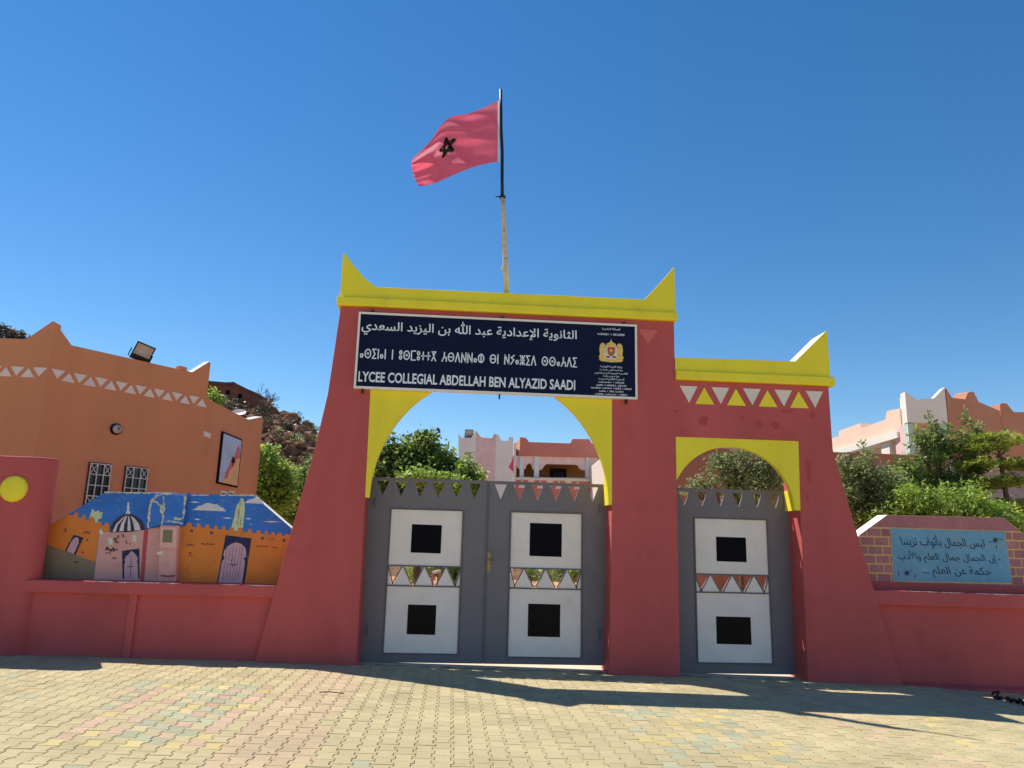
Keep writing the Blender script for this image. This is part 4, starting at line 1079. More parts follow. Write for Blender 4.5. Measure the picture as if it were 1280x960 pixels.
def flood(root, base, s, yaw_, tilt, matc=BLKM, roll=0.0):
    Rm = Matrix.Rotation(yaw_, 4, 'Z') @ Matrix.Rotation(roll, 4, 'Y') @ Matrix.Rotation(tilt, 4, 'X')
    def X(v): return base + Vector((0, 0, 0.34 * s)) + (Rm @ Vector(v)) * s
    def part(name, V, Fc, m):
        g = G(); g.add([X(v) for v in V], Fc); return g.obj(name, m, root)
    a, b = 0.30, 0.30
    V = [(-a, -.12, -b), (a, -.12, -b), (a, -.12, b), (-a, -.12, b), (-a * .8, .14, -b * .75), (a * .8, .14, -b * .75), (a * .8, .14, b * .75), (-a * .8, .14, b * .75),
         (-a * .86, -.12, -b * .40), (a * .86, -.12, -b * .40), (a * .86, -.12, b * .86), (-a * .86, -.12, b * .86)]
    part('housing', V, [(4, 7, 6, 5), (0, 4, 5, 1), (1, 5, 6, 2), (2, 6, 7, 3), (3, 7, 4, 0), (0, 1, 9, 8), (1, 2, 10, 9), (2, 3, 11, 10), (3, 0, 8, 11)], matc)
    part('reflector', [(-a * .86, -.119, -b * .4), (a * .86, -.119, -b * .4), (a * .86, -.119, b * .86), (-a * .86, -.119, b * .86), (-a * .5, .05, -b * .2), (a * .5, .05, -b * .2), (a * .5, .05, b * .6), (-a * .5, .05, b * .6)],
         [(0, 1, 5, 4), (1, 2, 6, 5), (2, 3, 7, 6), (3, 0, 4, 7), (4, 5, 6, 7)], mat('tarnished_reflector', (0.42, 0.34, 0.24), 0.35, 0.3, 12, 0, spec=0.5))
    part('glass', [(-a * .84, -.128, -b * .38), (a * .84, -.128, -b * .38), (a * .84, -.128, b * .84), (-a * .84, -.128, b * .84)], [(0, 1, 2, 3)],
         GLASSCLR)
    g = G()
    g.tube([X((-a - .04, 0, 0)), X((-a - .04, -.02, -.25)), base + Rm @ Vector((-a * s * .8, 0, 0)) * 1.0 + Vector((0, 0, 0.02)), base + Rm @ Vector((a * s * .8, 0, 0)) + Vector((0, 0, 0.02)), X((a + .04, -.02, -.25)), X((a + .04, 0, 0))], 0.02 * s, 6)
    g.obj('bracket', matc, root)
GLASSCLR = bpy.data.materials.new('clear_glass'); GLASSCLR.use_nodes = True
_b = GLASSCLR.node_tree.nodes['Principled BSDF']; _b.inputs['Base Color'].default_value = (0.9, 0.9, 0.85, 1); _b.inputs['Roughness'].default_value = 0.1; _b.inputs['Alpha'].default_value = 0.25
flood(fl, PF2.P(fl_u, 0.12, HT), 0.70, math.radians(38), math.radians(26), roll=math.radians(14))
g = G(); p = PF2.uv(230, 460)[0]; PF2.ext(g, [(p - .08, HT - .05), (p + .1, HT - .05), (p + .1, HT + .09), (p - .08, HT + .10)], 0.03, 0.2)
g.obj('roof_stub', BLDG, lb)
# dish on the roof behind the third face
dp = at(300, 517, K2.y + 4.0)
dsh = thing('satellite_dish', (dp.x, dp.y, 4.6), 'white satellite dish on the roof, above the framed poster', 'satellite dish')
g = G(); V = []; n = 18
for r, dpt in ((0.02, 0.07), (0.12, 0.05), (0.21, 0.0)):
    for k in range(n):
        a = 2 * math.pi * k / n; V.append(dp + Vector((r * math.cos(a), -0.15 + dpt + 0.5 * r * math.sin(a), 0.5 * r * math.sin(a) + 0.02)))
g.add(V, [(i * n + k, i * n + (k + 1) % n, (i + 1) * n + (k + 1) % n, (i + 1) * n + k) for i in range(2) for k in range(n)])
g.obj('dish', WHITE, dsh, smooth=True)
g = G(); g.tube([(dp.x, dp.y, 4.55), (dp.x, dp.y, dp.z + 0.1)], 0.03, 6); g.obj('mast', BLKM, dsh)
for (px,) in ((279,), (289,)):
    u = PF3.uv(px, 616)[0]; z = PF3.uv(px, 613.5)[1]
    f_ = PF3.rect('window', u - 0.22, u + 0.22, z - 1.1, z, -0.02, 0.01, GRILLE, lb); PF3.rect('pane', u - 0.15, u + 0.15, z - 1.05, z - 0.06, -0.026, 0.0, GLASS, f_)

# ------------------------------------------------------------------ brown yard wall
yw = thing('brown_yard_wall', (8.5, 8.15, 0), 'plain brown rendered wall behind the small gate and the hedge', 'wall')
WY = Plane((0, 8.0), 90)
WY.solid('wall', [(4.9, -0.5), (12.75, -0.7), (12.75, 4.13), (4.9, 4.09)], 0, 0.3, BROWNW, yw)
WY.rect('coping', 4.87, 12.78, 4.10, 4.15, -0.02, 0.32, BROWNW, yw)

# ------------------------------------------------------------------ centre background building
HD = Vector((math.sin(YAW), math.cos(YAW), 0)); HR = Vector((HD.y, -HD.x, 0))
C0 = Vector((CAM.x, CAM.y, 0))
def front(depth): 
    o = C0 + HD * depth; return Plane((o.x, o.y), 90 + math.degrees(YAW))
D1 = 45.0
B1, B0 = front(D1), front(D1 + 2.2)
cb = thing('arcaded_school_block', tuple(B1.P(0, 0, 0)), 'pink and white school block with arcaded balcony and horned tower behind the large gate', 'building')
Z4 = lambda pl, L: pl.pts([(560 + x / 5.818, 520 + y / 5.818) for x, y in L])
def gnd(P): return P
# tower: white front, pink side bay, white second bay
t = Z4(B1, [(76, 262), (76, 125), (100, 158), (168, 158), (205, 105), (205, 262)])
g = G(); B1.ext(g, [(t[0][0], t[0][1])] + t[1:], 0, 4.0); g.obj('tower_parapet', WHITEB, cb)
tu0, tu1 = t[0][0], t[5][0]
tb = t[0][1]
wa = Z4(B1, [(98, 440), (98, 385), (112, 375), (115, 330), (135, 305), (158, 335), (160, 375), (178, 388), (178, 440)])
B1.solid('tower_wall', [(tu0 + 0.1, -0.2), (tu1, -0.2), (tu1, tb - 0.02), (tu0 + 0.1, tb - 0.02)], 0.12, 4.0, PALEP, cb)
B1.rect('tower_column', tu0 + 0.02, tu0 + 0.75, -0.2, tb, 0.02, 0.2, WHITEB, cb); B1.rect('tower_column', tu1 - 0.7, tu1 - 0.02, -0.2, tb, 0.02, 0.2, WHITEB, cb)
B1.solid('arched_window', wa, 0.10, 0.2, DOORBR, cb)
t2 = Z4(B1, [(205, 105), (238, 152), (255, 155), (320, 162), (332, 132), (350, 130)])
B1.solid('pink_bay', [(t2[0][0], -0.2), (t2[5][0], -0.2)] + t2[::-1], 0.03, 4.0, mat('shade_pink_render', (0.60, 0.40, 0.37)), cb)  # shade as in hue: the side bay's pink render colour
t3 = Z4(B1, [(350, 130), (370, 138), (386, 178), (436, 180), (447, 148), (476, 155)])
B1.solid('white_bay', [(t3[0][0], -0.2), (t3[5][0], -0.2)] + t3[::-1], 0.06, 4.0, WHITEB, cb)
fb = thing('tower_floodlight', tuple(B1.P(Z4(B1, [(150, 150)])[0][0], 0.3, Z4(B1, [(150, 158)])[0][1])), 'small floodlight on the horned tower behind the large gate', 'floodlight')
flood(fb, OFF[fb.name].copy(), 0.85, 0.1, 0.2, GREYD)
# arcade block
a = Z4(B1, [(525, 145), (568, 150), (592, 181), (893, 191), (912, 158), (1035, 160), (1050, 190), (1110, 194)])
pz = Z4(B1, [(525, 280), (1110, 292)])
au0 = Z4(B1, [(492, 280)])[0][0]; au1 = pz[1][0] + 4
B1.solid('parapet', [(a[0][0], pz[0][1]), (au1, pz[1][1] - 0.02), (au1, a[7][1])] + a[::-1], 0.5, 6, ROSE, cb)
s_ = Z4(B1, [(476, 155), (525, 145), (523, 283)])
g = G(); zl = pz[0][1]
P1, P2 = B1.P(a[0][0], 0.5, 0), B1.P(Z4(B1, [(476, 155)])[0][0] - 0.1, 5.5, 0)
g.add([P1 + Vector((0, 0, zl)), P1 + Vector((0, 0, a[0][1])), P2 + Vector((0, 0, a[0][1])), P2 + Vector((0, 0, zl))], [(0, 1, 2, 3)]); g.obj('parapet_side', PEACH, cb)  # sunlit side of the rose block, its light put into the peach colour
av = Z4(B1, [(497, 437), (497, 300)]); au = av[0][0]
zb_ = Z4(B1, [(700, 441)])[0][1]
holes = [Z4(B1, L) for L in ([(498, 436), (498, 350), (512, 372), (522, 382), (522, 436)], [(553, 436), (553, 380), (568, 372), (575, 345), (596, 333), (612, 348), (616, 372), (628, 382), (628, 437)],
                            [(665, 438), (665, 385), (690, 376), (706, 350), (722, 338), (940, 344), (955, 352), (968, 378), (1008, 388), (1008, 442)])]
B1.solid('arcade_wall', [(au - 0.3, zb_ - 0.3), (Z4(B1, [(1100, 300)])[0][0], zb_ - 0.3), (Z4(B1, [(1100, 300)])[0][0], pz[1][1] + 0.02), (au - 0.3, pz[0][1])], 0.7, 1.1, mat('arcade_pink', (0.66, 0.47, 0.42)), cb, holes=[[(u, max(z, zb_ - 0.25)) for u, z in h_] for h_ in holes])
for (x0, x1) in ((525, 551), (632, 663), (1010, 1030)):
    q = Z4(B1, [(x0, 290), (x1, 440)]); B1.rect('column', q[0][0], q[1][0], q[1][1], q[0][1] + 0.05, 0.6, 0.75, mat('column_white_green', (0.56, 0.60, 0.58)), cb)
B1.rect('back_wall', au - 0.5, Z4(B1, [(1100, 300)])[0][0], 3, pz[1][1], 3.0, 3.3, OCHRE, cb)
q = Z4(B1, [(762, 345), (888, 445)]); wn_ = B1.rect('balcony_door', q[0][0], q[1][0], q[1][1] - .3, q[0][1], 2.9, 3.05, BROWNB, cb)
for k in range(4):
    u0_ = q[0][0] + 0.25 + k * (q[1][0] - q[0][0] - 0.4) / 4
    B1.rect('shutter', u0_, u0_ + (q[1][0] - q[0][0] - 0.4) / 4 - 0.08, q[1][1] - .3, q[0][1] - 0.25, 2.85, 2.95, BLUEW, wn_)
q = Z4(B1, [(490, 440), (1035, 455), (1035, 600), (490, 600)])
rz1 = q[0][1]
B1.rect('balcony_rail', au - 0.45, q[1][0], rz1 - 0.16, rz1 - 0.02, 0.25, 0.75, CREAM, cb)
lowz = Z4(B1, [(700, 596)])[0][1]
B1.rect('balcony_band', au - 0.4, q[1][0] - 0.01, lowz, rz1 - 0.16, 0.35, 1.2, ROSE, cb)
for k in range(34):
    u = au - 0.2 + k * 0.55; z0 = Z4(B1, [(700, 524)])[0][1]; 
    if u > q[1][0] - 0.3: break
    B1.solid('band_triangle', [(u - .22, z0), (u + .22, z0), (u, z0 + 0.5)] if k % 2 else [(u, z0), (u + .22, z0 + .5), (u - .22, z0 + .5)], 0.32, 0.4, FRZ, cb)
B1.rect('lower_wall', au - 0.4, q[1][0] - 0.02, -0.5, lowz, 0.8, 1.2, WHITEB, cb)
# right wing coming towards the street, its lit side facing left
wu = Z4(B1, [(1036, 375)])[0]
g = G()
A_, B_ = B1.P(wu[0], 0.6, 0), B1.P(wu[0] + 0.9, -12, 0)
zt_ = wu[1]
g.add([A_ + Vector((0, 0, -.5)), B_ + Vector((0, 0, -.5)), B_ + Vector((0, 0, zt_ + 0.7)), A_ + Vector((0, 0, zt_ + 0.05)), B_ + HR * 7 + Vector((0, 0, -.5)), B_ + HR * 7 + Vector((0, 0, zt_ + .7)), A_ + HR * 7 + Vector((0, 0, zt_))],
      [(0, 1, 2, 3), (1, 4, 5, 2), (3, 2, 5, 6)])
g.obj('right_wing', mat('wing_cream', (0.78, 0.66, 0.56), 0.85, 0.06, 1.0, 0.1), cb)
# small flag on its own white pole
FP2 = front(30)
pb_ = FP2.uv(643.5, 560); fpo = FP2.P(pb_[0], 0, 0)
yf = thing('yard_flagpole', tuple(fpo), 'thin white flagpole standing in the school yard', 'flagpole')
g = G(); g.tube([fpo, fpo + Vector((0, 0, pb_[1] + 0.2))], 0.05, 8); g.obj('pole', WHITEB, yf)
q = FP2.pts([(643, 566), (639, 578), (635.5, 584), (641, 589), (643, 586)])
tag(FP2.solid('flag', q, -0.03, 0.03, FLAGR, None, loc=tuple(FP2.P(q[0][0], 0, q[0][1]))), 'small red flag hanging limp from the yard flagpole', 'flag')

# ------------------------------------------------------------------ right background building
rb = thing('cream_corner_building', (14, 20, 0), 'cream and rose building with a horned corner tower at the right', 'building')
Z5 = lambda L: [(1040 + x / 5.333, 470 + y / 5.333) for x, y in L]
DT = 31.0
To = front(DT); ut = To.uv(1132, 500)[0]; o = To.P(ut, 0, 0)
TP = Plane((o.x, o.y), 90 + math.degrees(YAW) + 8)       # tower front
tp_ = TP.pts(Z5([(488, 104), (565, 157), (680, 148), (750, 74)]))
tu1 = tp_[3][0]
zbp_ = TP.uv(*Z5([(500, 308)])[0])[1]
TP.solid('tower_parapet', [(0, zbp_), (tu1, zbp_ - 0.05), (tu1, tp_[3][1]), (tp_[2][0], tp_[2][1]), (tp_[1][0], tp_[1][1]), (0, tp_[0][1])], 0, 0.55, WHITEB, rb)
TP.rect('tower_wall', 0.12, tu1 - .05, -0.5, zbp_, 0.5, 1.9, PALEP, rb)
cw_ = TP.uv(*Z5([(552, 400)])[0])[0]; cw2 = TP.uv(*Z5([(728, 400)])[0])[0]
TP.rect('tower_column', 0.03, cw_, -0.5, zbp_ - 0.04, 0.06, 0.5, GREENC, rb); TP.rect('tower_column', cw2, tu1 - 0.03, -0.5, zbp_ - 0.04, 0.06, 0.5, GREENC, rb)
q = TP.pts(Z5([(572, 520), (572, 352), (735, 340), (735, 520)]), 0.45); TP.solid('doorway_surround', q, 0.40, 0.55, CREAM, rb)
q = TP.pts(Z5([(605, 520), (605, 420), (620, 400), (628, 378), (650, 368), (672, 378), (680, 400), (692, 420), (692, 520)]), 0.4); TP.solid('doorway', q, 0.35, 0.5, DOORBR, rb)
# lit left side of tower with white pilaster
k0 = TP.P(0, 0, 0)
pls = To.uv(*Z5([(452, 160)])[0], 1.6); p0 = To.P(pls[0], 1.6, 0)
g = G()
zt_ = To.uv(*Z5([(470, 158)])[0], 0.9)[1]
g.add([k0 + Vector((0, 0, -.5)), k0 + Vector((0, 0, zt_)), p0 + Vector((0, 0, zt_ + .2)), p0 + Vector((0, 0, -.5))], [(0, 3, 2, 1)]); g.obj('tower_side', WHITEB, rb)
# left wing: sections with their own depth (constant parapet height)
def zpt(px, py, z):
    d = (px - 640) / FPX * RT - (py - 480) / FPX * UP + FW
    return CAM + d * ((z - CAM.z) / d.z)
zc = 6.8
c0 = zpt(1127, 544.5, zc); c1 = zpt(1112, 545, zc); c2 = zpt(1042, 566.5, zc)
_d = (c1 - c2); _d.z = 0; _d.normalize()
_pl = Plane((c2.x, c2.y), math.degrees(math.atan2(_d.x, _d.y)))
c1 = _pl.P(_pl.uv(1127, 540)[0], 0, zc)
def wing(name, A, B, px_top, zlow, m, th=0.4, extra=6):
    a = math.degrees(math.atan2(B.x - A.x, B.y - A.y)); pl = Plane((A.x, A.y), a)
    tops = pl.pts(px_top); L = (B - A); L.z = 0; L = L.length
    tops = [(min(max(u, 0), L + extra), z) for u, z in tops]
    return pl, tops, L
pl, tops, L = wing('w', c1, c2, Z5([(464, 212), (390, 228), (365, 236), (355, 290), (200, 345), (185, 315), (45, 366), (45, 400), (0, 415)]), zc, PEACH)
pl.solid('parapet', [(0, zc), (L + 6, zc), (L + 6, tops[-1][1])] + tops[::-1] + [(0, tops[0][1])], 0, 0.5, mat('wing_peach', (0.82, 0.56, 0.42), 0.85, 0.06, 1.0, 0.1), rb)
pl.rect('cornice', -0.1, L + 6, zc - 0.25, zc + 0.02, -0.25, 0.5, WHITEB, rb)
pl.rect('wall', 0, L + 6, -0.5, zc - 0.25, 0.5, 1.0, WHITEB, rb)
q = pl.uv(*Z5([(398, 470)])[0])[0]; pl.rect('column', q, q + 0.8, -0.5, zc - 0.25, -0.1, 0.5, WHITEB, rb)
q = pl.pts(Z5([(285, 520), (330, 495), (362, 490), (362, 530)])); pl.solid('window', q, 0.42, 0.55, OCHRE, rb)
# right wing in shade
zh = tp_[1][1] - 0.0
r0 = TP.P(tu1, 0, 0)
r1 = zpt(1206.5, 499, zh); r2 = zpt(1250, 513.7, zh); r3 = zpt(1275, 515, zh); r4 = zpt(1330, 517, zh)
r0z = Vector((r0.x, r0.y, 0))
def seg(A, B, px_top, name='parapet'):
    a = math.degrees(math.atan2(B.x - A.x, B.y - A.y)); pl = Plane((A.x, A.y), a); L = Vector((B.x - A.x, B.y - A.y, 0)).length
    tops = [(min(max(u, 0), L), z) for u, z in pl.pts(px_top)]
    zl = pl.uv(*Z5([(1000, 408)])[0])[1]
    zl = zh - 2.35
    pl.solid(name, [(0, zl), (L, zl)] + tops[::-1], 0, 0.5, ROSEB, rb)
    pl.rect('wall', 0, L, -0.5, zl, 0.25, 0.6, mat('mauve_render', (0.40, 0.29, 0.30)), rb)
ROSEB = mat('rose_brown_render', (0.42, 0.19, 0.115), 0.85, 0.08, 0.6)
seg(r0z, r1, Z5([(757, 75), (800, 145), (888, 155)]))
seg(r1, r2, Z5([(888, 156), (905, 112), (925, 104), (945, 106), (978, 172), (1118, 232)]))
seg(r2, r3, Z5([(1121, 232), (1121, 186), (1140, 180), (1165, 183), (1212, 240), (1253, 240)]))
seg(r3, r4, Z5([(1253, 240), (1540, 252)]))

# ------------------------------------------------------------------ hill
def ridge(x):
    return max(0.0, min(13.3, 9.4 - 0.44 * (x + 10.2))) + 1.0 * noise.noise(Vector((x * 0.12, 3.3, 0)))
def hz(x, y):
    r = ridge(x); t = (y - 26) / 26.0
    s = 0 if t < 0 else (1 if t > 1 else t * t * (3 - 2 * t) * 0.4 + 0.6 * t)
    z = r * s
    if y > 52: z = r - 0.05 * (y - 52)
    k = min(1, z / 2)
    p = Vector((x * 0.35, y * 0.35, 0))
    z += k * (1.0 * noise.noise(p) + 0.8 * abs(noise.noise(p * 2.3)) + 0.45 * abs(noise.noise(p * 5.1)))
    return z - 0.6 if z < 0.3 else z - 0.3
V = []; NX, NY = 150, 70
for i in range(NX + 1):
    for j in range(NY + 1):
        x = -75 + 95 * i / NX; y = 26 + 60 * j / NY
        V.append((x, y, hz(x, y)))
Fc = [(i * (NY + 1) + j, (i + 1) * (NY + 1) + j, (i + 1) * (NY + 1) + j + 1, i * (NY + 1) + j + 1) for i in range(NX) for j in range(NY)]
hill = meshobj('rocky_hill', V, Fc, HILLM); tag(hill, kind='structure')
def ico(seed, sub=2):
    bm = bmesh.new(); bmesh.ops.create_icosphere(bm, subdivisions=sub, radius=1)
    for v in bm.verts:
        n_ = noise.noise(v.co * 1.3 + Vector((seed * 3.1, 0, 0))); v.co *= 0.8 + 0.5 * n_
        v.co = Vector((round(v.co.x * 2.6) / 2.6 * 0.6 + v.co.x * 0.4, v.co.y, round(v.co.z * 2.2) / 2.2 * 0.6 + v.co.z * 0.4)) * 1.0
    me = bpy.data.meshes.new('boulder'); bm.to_mesh(me); bm.free(); me.materials.append(ROCK); return me
rm = [ico(s) for s in range(8)]
rnd = random.Random(31)
cnt = 0
while cnt < 240:
    px, py = rnd.uniform(255, 420), rnd.uniform(485, 640)
    y = rnd.uniform(34, 52); p = at(px, py, y)
    x = p.x; z = hz(x, y)
    if abs(z - p.z) > 1.4: continue
    s = rnd.uniform(0.22, 0.62)
    o = bpy.data.objects.new('boulder', rm[rnd.randrange(8)]); COL.objects.link(o); o.parent = hill
    o.location = (x, y, z + s * 0.15); o.scale = (s * rnd.uniform(.8, 1.5), s, s * rnd.uniform(.6, 1.0)); o.rotation_euler = (rnd.uniform(-.5, .5), rnd.uniform(-.5, .5), rnd.uniform(0, 6.3))
    cnt += 1
g = G()
base = [tuple(v.co) for v in ico(9, 1).vertices]; fb_ = [tuple(p.vertices) for p in ico(9, 1).polygons]
for k in range(2600):
    x = rnd.uniform(-45, -4); y = rnd.uniform(31, 54); s = rnd.uniform(0.12, 0.38); z = hz(x, y)
    R = Matrix.Rotation(rnd.uniform(0, 6.3), 3, 'Z') @ Matrix.Rotation(rnd.uniform(-1, 1), 3, 'X')
    g.add([Vector((x, y, z + s * .2)) + (R @ Vector(b)) * s for b in base], fb_)
o = g.obj('loose_rocks', ROCK, hill); tag(o, kind='stuff')

# ------------------------------------------------------------------ vegetation
def leaves(g, centers, n, size, rnd, asp=0.42, nm=3, droop=0.0, shell=0.55, dirz=0.3):
    tot = sum(c[3] * c[4] * c[5] for c in centers) ** 1.0
    for (cx, cy, cz_, rx, ry, rz) in centers:
        k = max(20, int(n * (rx * ry * rz) / tot))
        ncl = max(4, int(k / 26))
        for c in range(ncl):
            while True:
                d = Vector((rnd.uniform(-1, 1), rnd.uniform(-1, 1), rnd.uniform(-1, 1)))
                if 0.05 < d.length < 1: break
            r_ = shell + (1 - shell) * rnd.random()
            d = d.normalized() * (r_ if rnd.random() < 0.8 else rnd.random())
            cc = Vector((cx + d.x * rx, cy + d.y * ry, cz_ + d.z * rz)); cr = 0.20 * (rx + ry + rz) / 3 * rnd.uniform(0.7, 1.5) + size
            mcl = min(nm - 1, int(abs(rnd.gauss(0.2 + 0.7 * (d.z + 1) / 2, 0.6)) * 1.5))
            for q in range(int(k / ncl)):
                p = cc + Vector((rnd.gauss(0, cr * .5), rnd.gauss(0, cr * .5), rnd.gauss(0, cr * .42)))
                a = Vector((rnd.gauss(0, 1), rnd.gauss(0, 1), rnd.gauss(dirz, 0.7) - droop)).normalized()
                b = a.orthogonal().normalized(); b = (Matrix.Rotation(rnd.uniform(0, 6.28), 3, a) @ b)
                s = size * rnd.uniform(0.6, 1.35)
                m = mcl if rnd.random() < 0.75 else rnd.randrange(nm)
                g.add([p - a * s * .5, p + b * s * asp * .5, p + a * s * .55, p - b * s * asp * .5], [(0, 1, 2, 3)], m)
def shoots(g, base, tip, n, size, rnd, nm=3, spread=0.12):
    base, tip = Vector(base), Vector(tip)
    for i in range(n):
        t = i / n; p = base.lerp(tip, t) + Vector((rnd.gauss(0, spread * (1.15 - t)), rnd.gauss(0, spread * (1.15 - t)), 0))
        a = Vector((rnd.gauss(0, .8), rnd.gauss(0, .8), rnd.uniform(-.3, 1))).normalized(); b = a.orthogonal().normalized()
        b = Matrix.Rotation(rnd.uniform(0, 6.28), 3, a) @ b; s = size * rnd.uniform(.7, 1.3)
        g.add([p, p + a * s * .5 + b * s * .2, p + a * s, p + a * s * .5 - b * s * .2], [(0, 1, 2, 3)], rnd.randrange(nm))
def plant(name, label, cat, base, blobs, n, size, mats, seed, trunk=0.08, group=None, asp=.42, stems=6, sh=(), droop=0.0, shell=.55):
    rnd = random.Random(seed)
    t = thing(name, base, label, cat, group); b = Vector(base)
    g = G()
    tops = []
    cmean = sum((Vector(c[:3]) for c in blobs), Vector()) / len(blobs)
    fork = b.lerp(Vector((cmean.x, cmean.y, min(c[2] - c[5] * .5 for c in blobs))), 0.8); fork.z = max(fork.z, b.z + 0.3)
    g.tube([b - Vector((0, 0, .15)), b.lerp(fork, .5) + Vector((rnd.uniform(-.05, .05), 0, 0)), fork], [trunk, trunk * .85, trunk * .7], 8)
    for c in blobs:
        c3 = Vector(c[:3])
        mid = fork.lerp(c3, .5) + Vector((rnd.uniform(-.1, .1), rnd.uniform(-.1, .1), 0)) * c[3]
        g.tube([fork, mid, c3], [trunk * .6, trunk * .4, trunk * .2], 6)
        for k in range(stems):
            e = c3 + Vector((rnd.uniform(-1, 1) * c[3], rnd.uniform(-1, 1) * c[4], rnd.uniform(-.4, .95) * c[5])) * .8
            g.tube([mid, mid.lerp(e, .5) + Vector((0, 0, .05)), e], [trunk * .3, trunk * .2, trunk * .08], 4, cap=False)
    for (a, e) in sh: g.tube([a, e], [trunk * .2, trunk * .06], 4)
    g.obj('trunk', BARK, t)
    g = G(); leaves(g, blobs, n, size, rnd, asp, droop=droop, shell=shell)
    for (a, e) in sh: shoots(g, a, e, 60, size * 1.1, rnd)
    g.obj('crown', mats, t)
    return t
def blob(px, py, Y, rpx, rpz=None, ry=None):
    p = at(px, py, Y); k = (Y - CAM.y) / FPX
    r = rpx * k; return (p.x, p.y, p.z, r, ry or r, (rpz or rpx) * k)
# tree seen through the large arch
Y = 14.0
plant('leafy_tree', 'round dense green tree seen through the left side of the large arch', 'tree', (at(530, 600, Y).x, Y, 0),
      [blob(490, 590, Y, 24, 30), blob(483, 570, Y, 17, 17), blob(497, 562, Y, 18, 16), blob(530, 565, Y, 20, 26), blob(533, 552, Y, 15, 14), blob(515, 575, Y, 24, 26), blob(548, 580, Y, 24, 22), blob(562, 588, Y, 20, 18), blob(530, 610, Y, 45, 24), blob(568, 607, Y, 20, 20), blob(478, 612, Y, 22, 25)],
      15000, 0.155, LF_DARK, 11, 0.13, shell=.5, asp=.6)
plant('citrus_bush', 'light green bush beside the round tree behind the large gate', 'bush', (at(585, 640, 12).x, 12, 0),
      [blob(583, 585, 13, 13, 13), blob(590, 600, 13, 16, 12), blob(580, 612, 13, 22, 16), blob(555, 604, 12, 20, 9), blob(520, 596, 12, 26, 9)], 4500, 0.14, LF_BRIGHT, 12, 0.05, asp=.55)
# low plants in the yard, seen through the gate cut-outs
for i, (px, py, Yq, r, m) in enumerate([(520, 716, 22, 16, LF_BRIGHT), (548, 708, 16, 18, LF_DARK), (570, 716, 14, 16, LF_BRIGHT), (683, 718, 20, 12, LF_OLIVE), (704, 716, 17, 14, LF_OLIVE), (722, 716, 15, 12, LF_BRIGHT), (664, 716, 24, 10, LF_DARK)]):
    b_ = blob(px, py, Yq, r, r * .8)
    plant('yard_bush', ['low green bush left of the others in the yard behind the double gate', 'dark bush beside the low rail behind the double gate', 'green bush near the middle of the double gate, in the yard', 'olive bush behind the middle of the right gate leaf', 'larger olive bush behind the right gate leaf', 'green bush at the right end of the right gate leaf', 'small dark bush behind the left end of the right gate leaf'][i],
          'bush', (b_[0], b_[1], 0), [(b_[0], b_[1], max(b_[2], b_[5] * .8), b_[3], b_[4], b_[5])], 900, 0.14, m, 40 + i, 0.03, 'bushes in the school yard')
rail = thing('low_rail', tuple(at(541, 735, 9.0)), 'pink post and cream rail in the yard, seen between gate triangles', 'rail')
p = at(541, 718, 9.0); g = G(); g.box(p.x - .03, p.x + .03, p.y - .03, p.y + .03, -0.02, p.z + .02); g.obj('post', ROSE, rail)
g = G(); q = at(550, 713.5, 11.0); g.tube([p + Vector((0, 0, .04)), q], 0.04, 6); g.obj('handrail', CREAM, rail)
g = G(); q = at(550, 713.5, 11.0); g.box(q.x - .03, q.x + .03, q.y - .03, q.y + .03, -0.02, q.z); g.obj('post', ROSE, rail)
# olive behind small gate
Y = 4.5
plant('olive_tree', 'sparse grey green olive tree behind the small arch', 'tree', (at(930, 700, Y).x, Y, -.12),
      [blob(915, 590, Y, 26, 28), blob(945, 590, Y, 28, 30), blob(900, 575, Y, 18, 16), blob(925, 567, Y, 22, 14), blob(970, 600, Y, 22, 26), blob(880, 605, Y, 24, 14), blob(862, 612, Y, 16, 12), blob(935, 615, Y, 40, 22), blob(960, 575, Y, 20, 20)],
      8500, 0.085, LF_OLIVE, 21, 0.06, asp=.3, stems=9, shell=.35)
# right hedge plants
Y = 2.6
plant('grey_green_shrub', 'grey green shrub rising just right of the gateway', 'shrub', (at(1075, 700, Y).x, Y, -.2),
      [blob(1060, 590, Y, 18, 22), blob(1055, 625, Y, 24, 34), blob(1080, 600, Y, 26, 26), blob(1078, 578, Y, 12, 16), blob(1095, 625, Y, 30, 30), blob(1075, 650, Y, 34, 24), blob(1110, 600, Y, 20, 20)], 12000, 0.085, LF_OLIVE, 31, 0.05, asp=.28,
      sh=[(at(1078, 585, Y), at(1079, 552, Y)), (at(1060, 590, Y), at(1056, 566, Y)), (at(1084, 585, Y), at(1088, 562, Y)), (at(1052, 590, Y), at(1047, 575, Y))], shell=.4)
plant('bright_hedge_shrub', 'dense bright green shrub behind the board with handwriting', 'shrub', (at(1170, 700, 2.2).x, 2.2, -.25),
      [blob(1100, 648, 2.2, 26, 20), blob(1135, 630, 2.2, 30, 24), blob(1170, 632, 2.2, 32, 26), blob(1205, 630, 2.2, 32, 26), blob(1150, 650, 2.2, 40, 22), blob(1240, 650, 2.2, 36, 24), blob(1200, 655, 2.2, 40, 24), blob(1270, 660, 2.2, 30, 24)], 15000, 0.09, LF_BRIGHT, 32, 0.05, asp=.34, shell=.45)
Y = 3.2
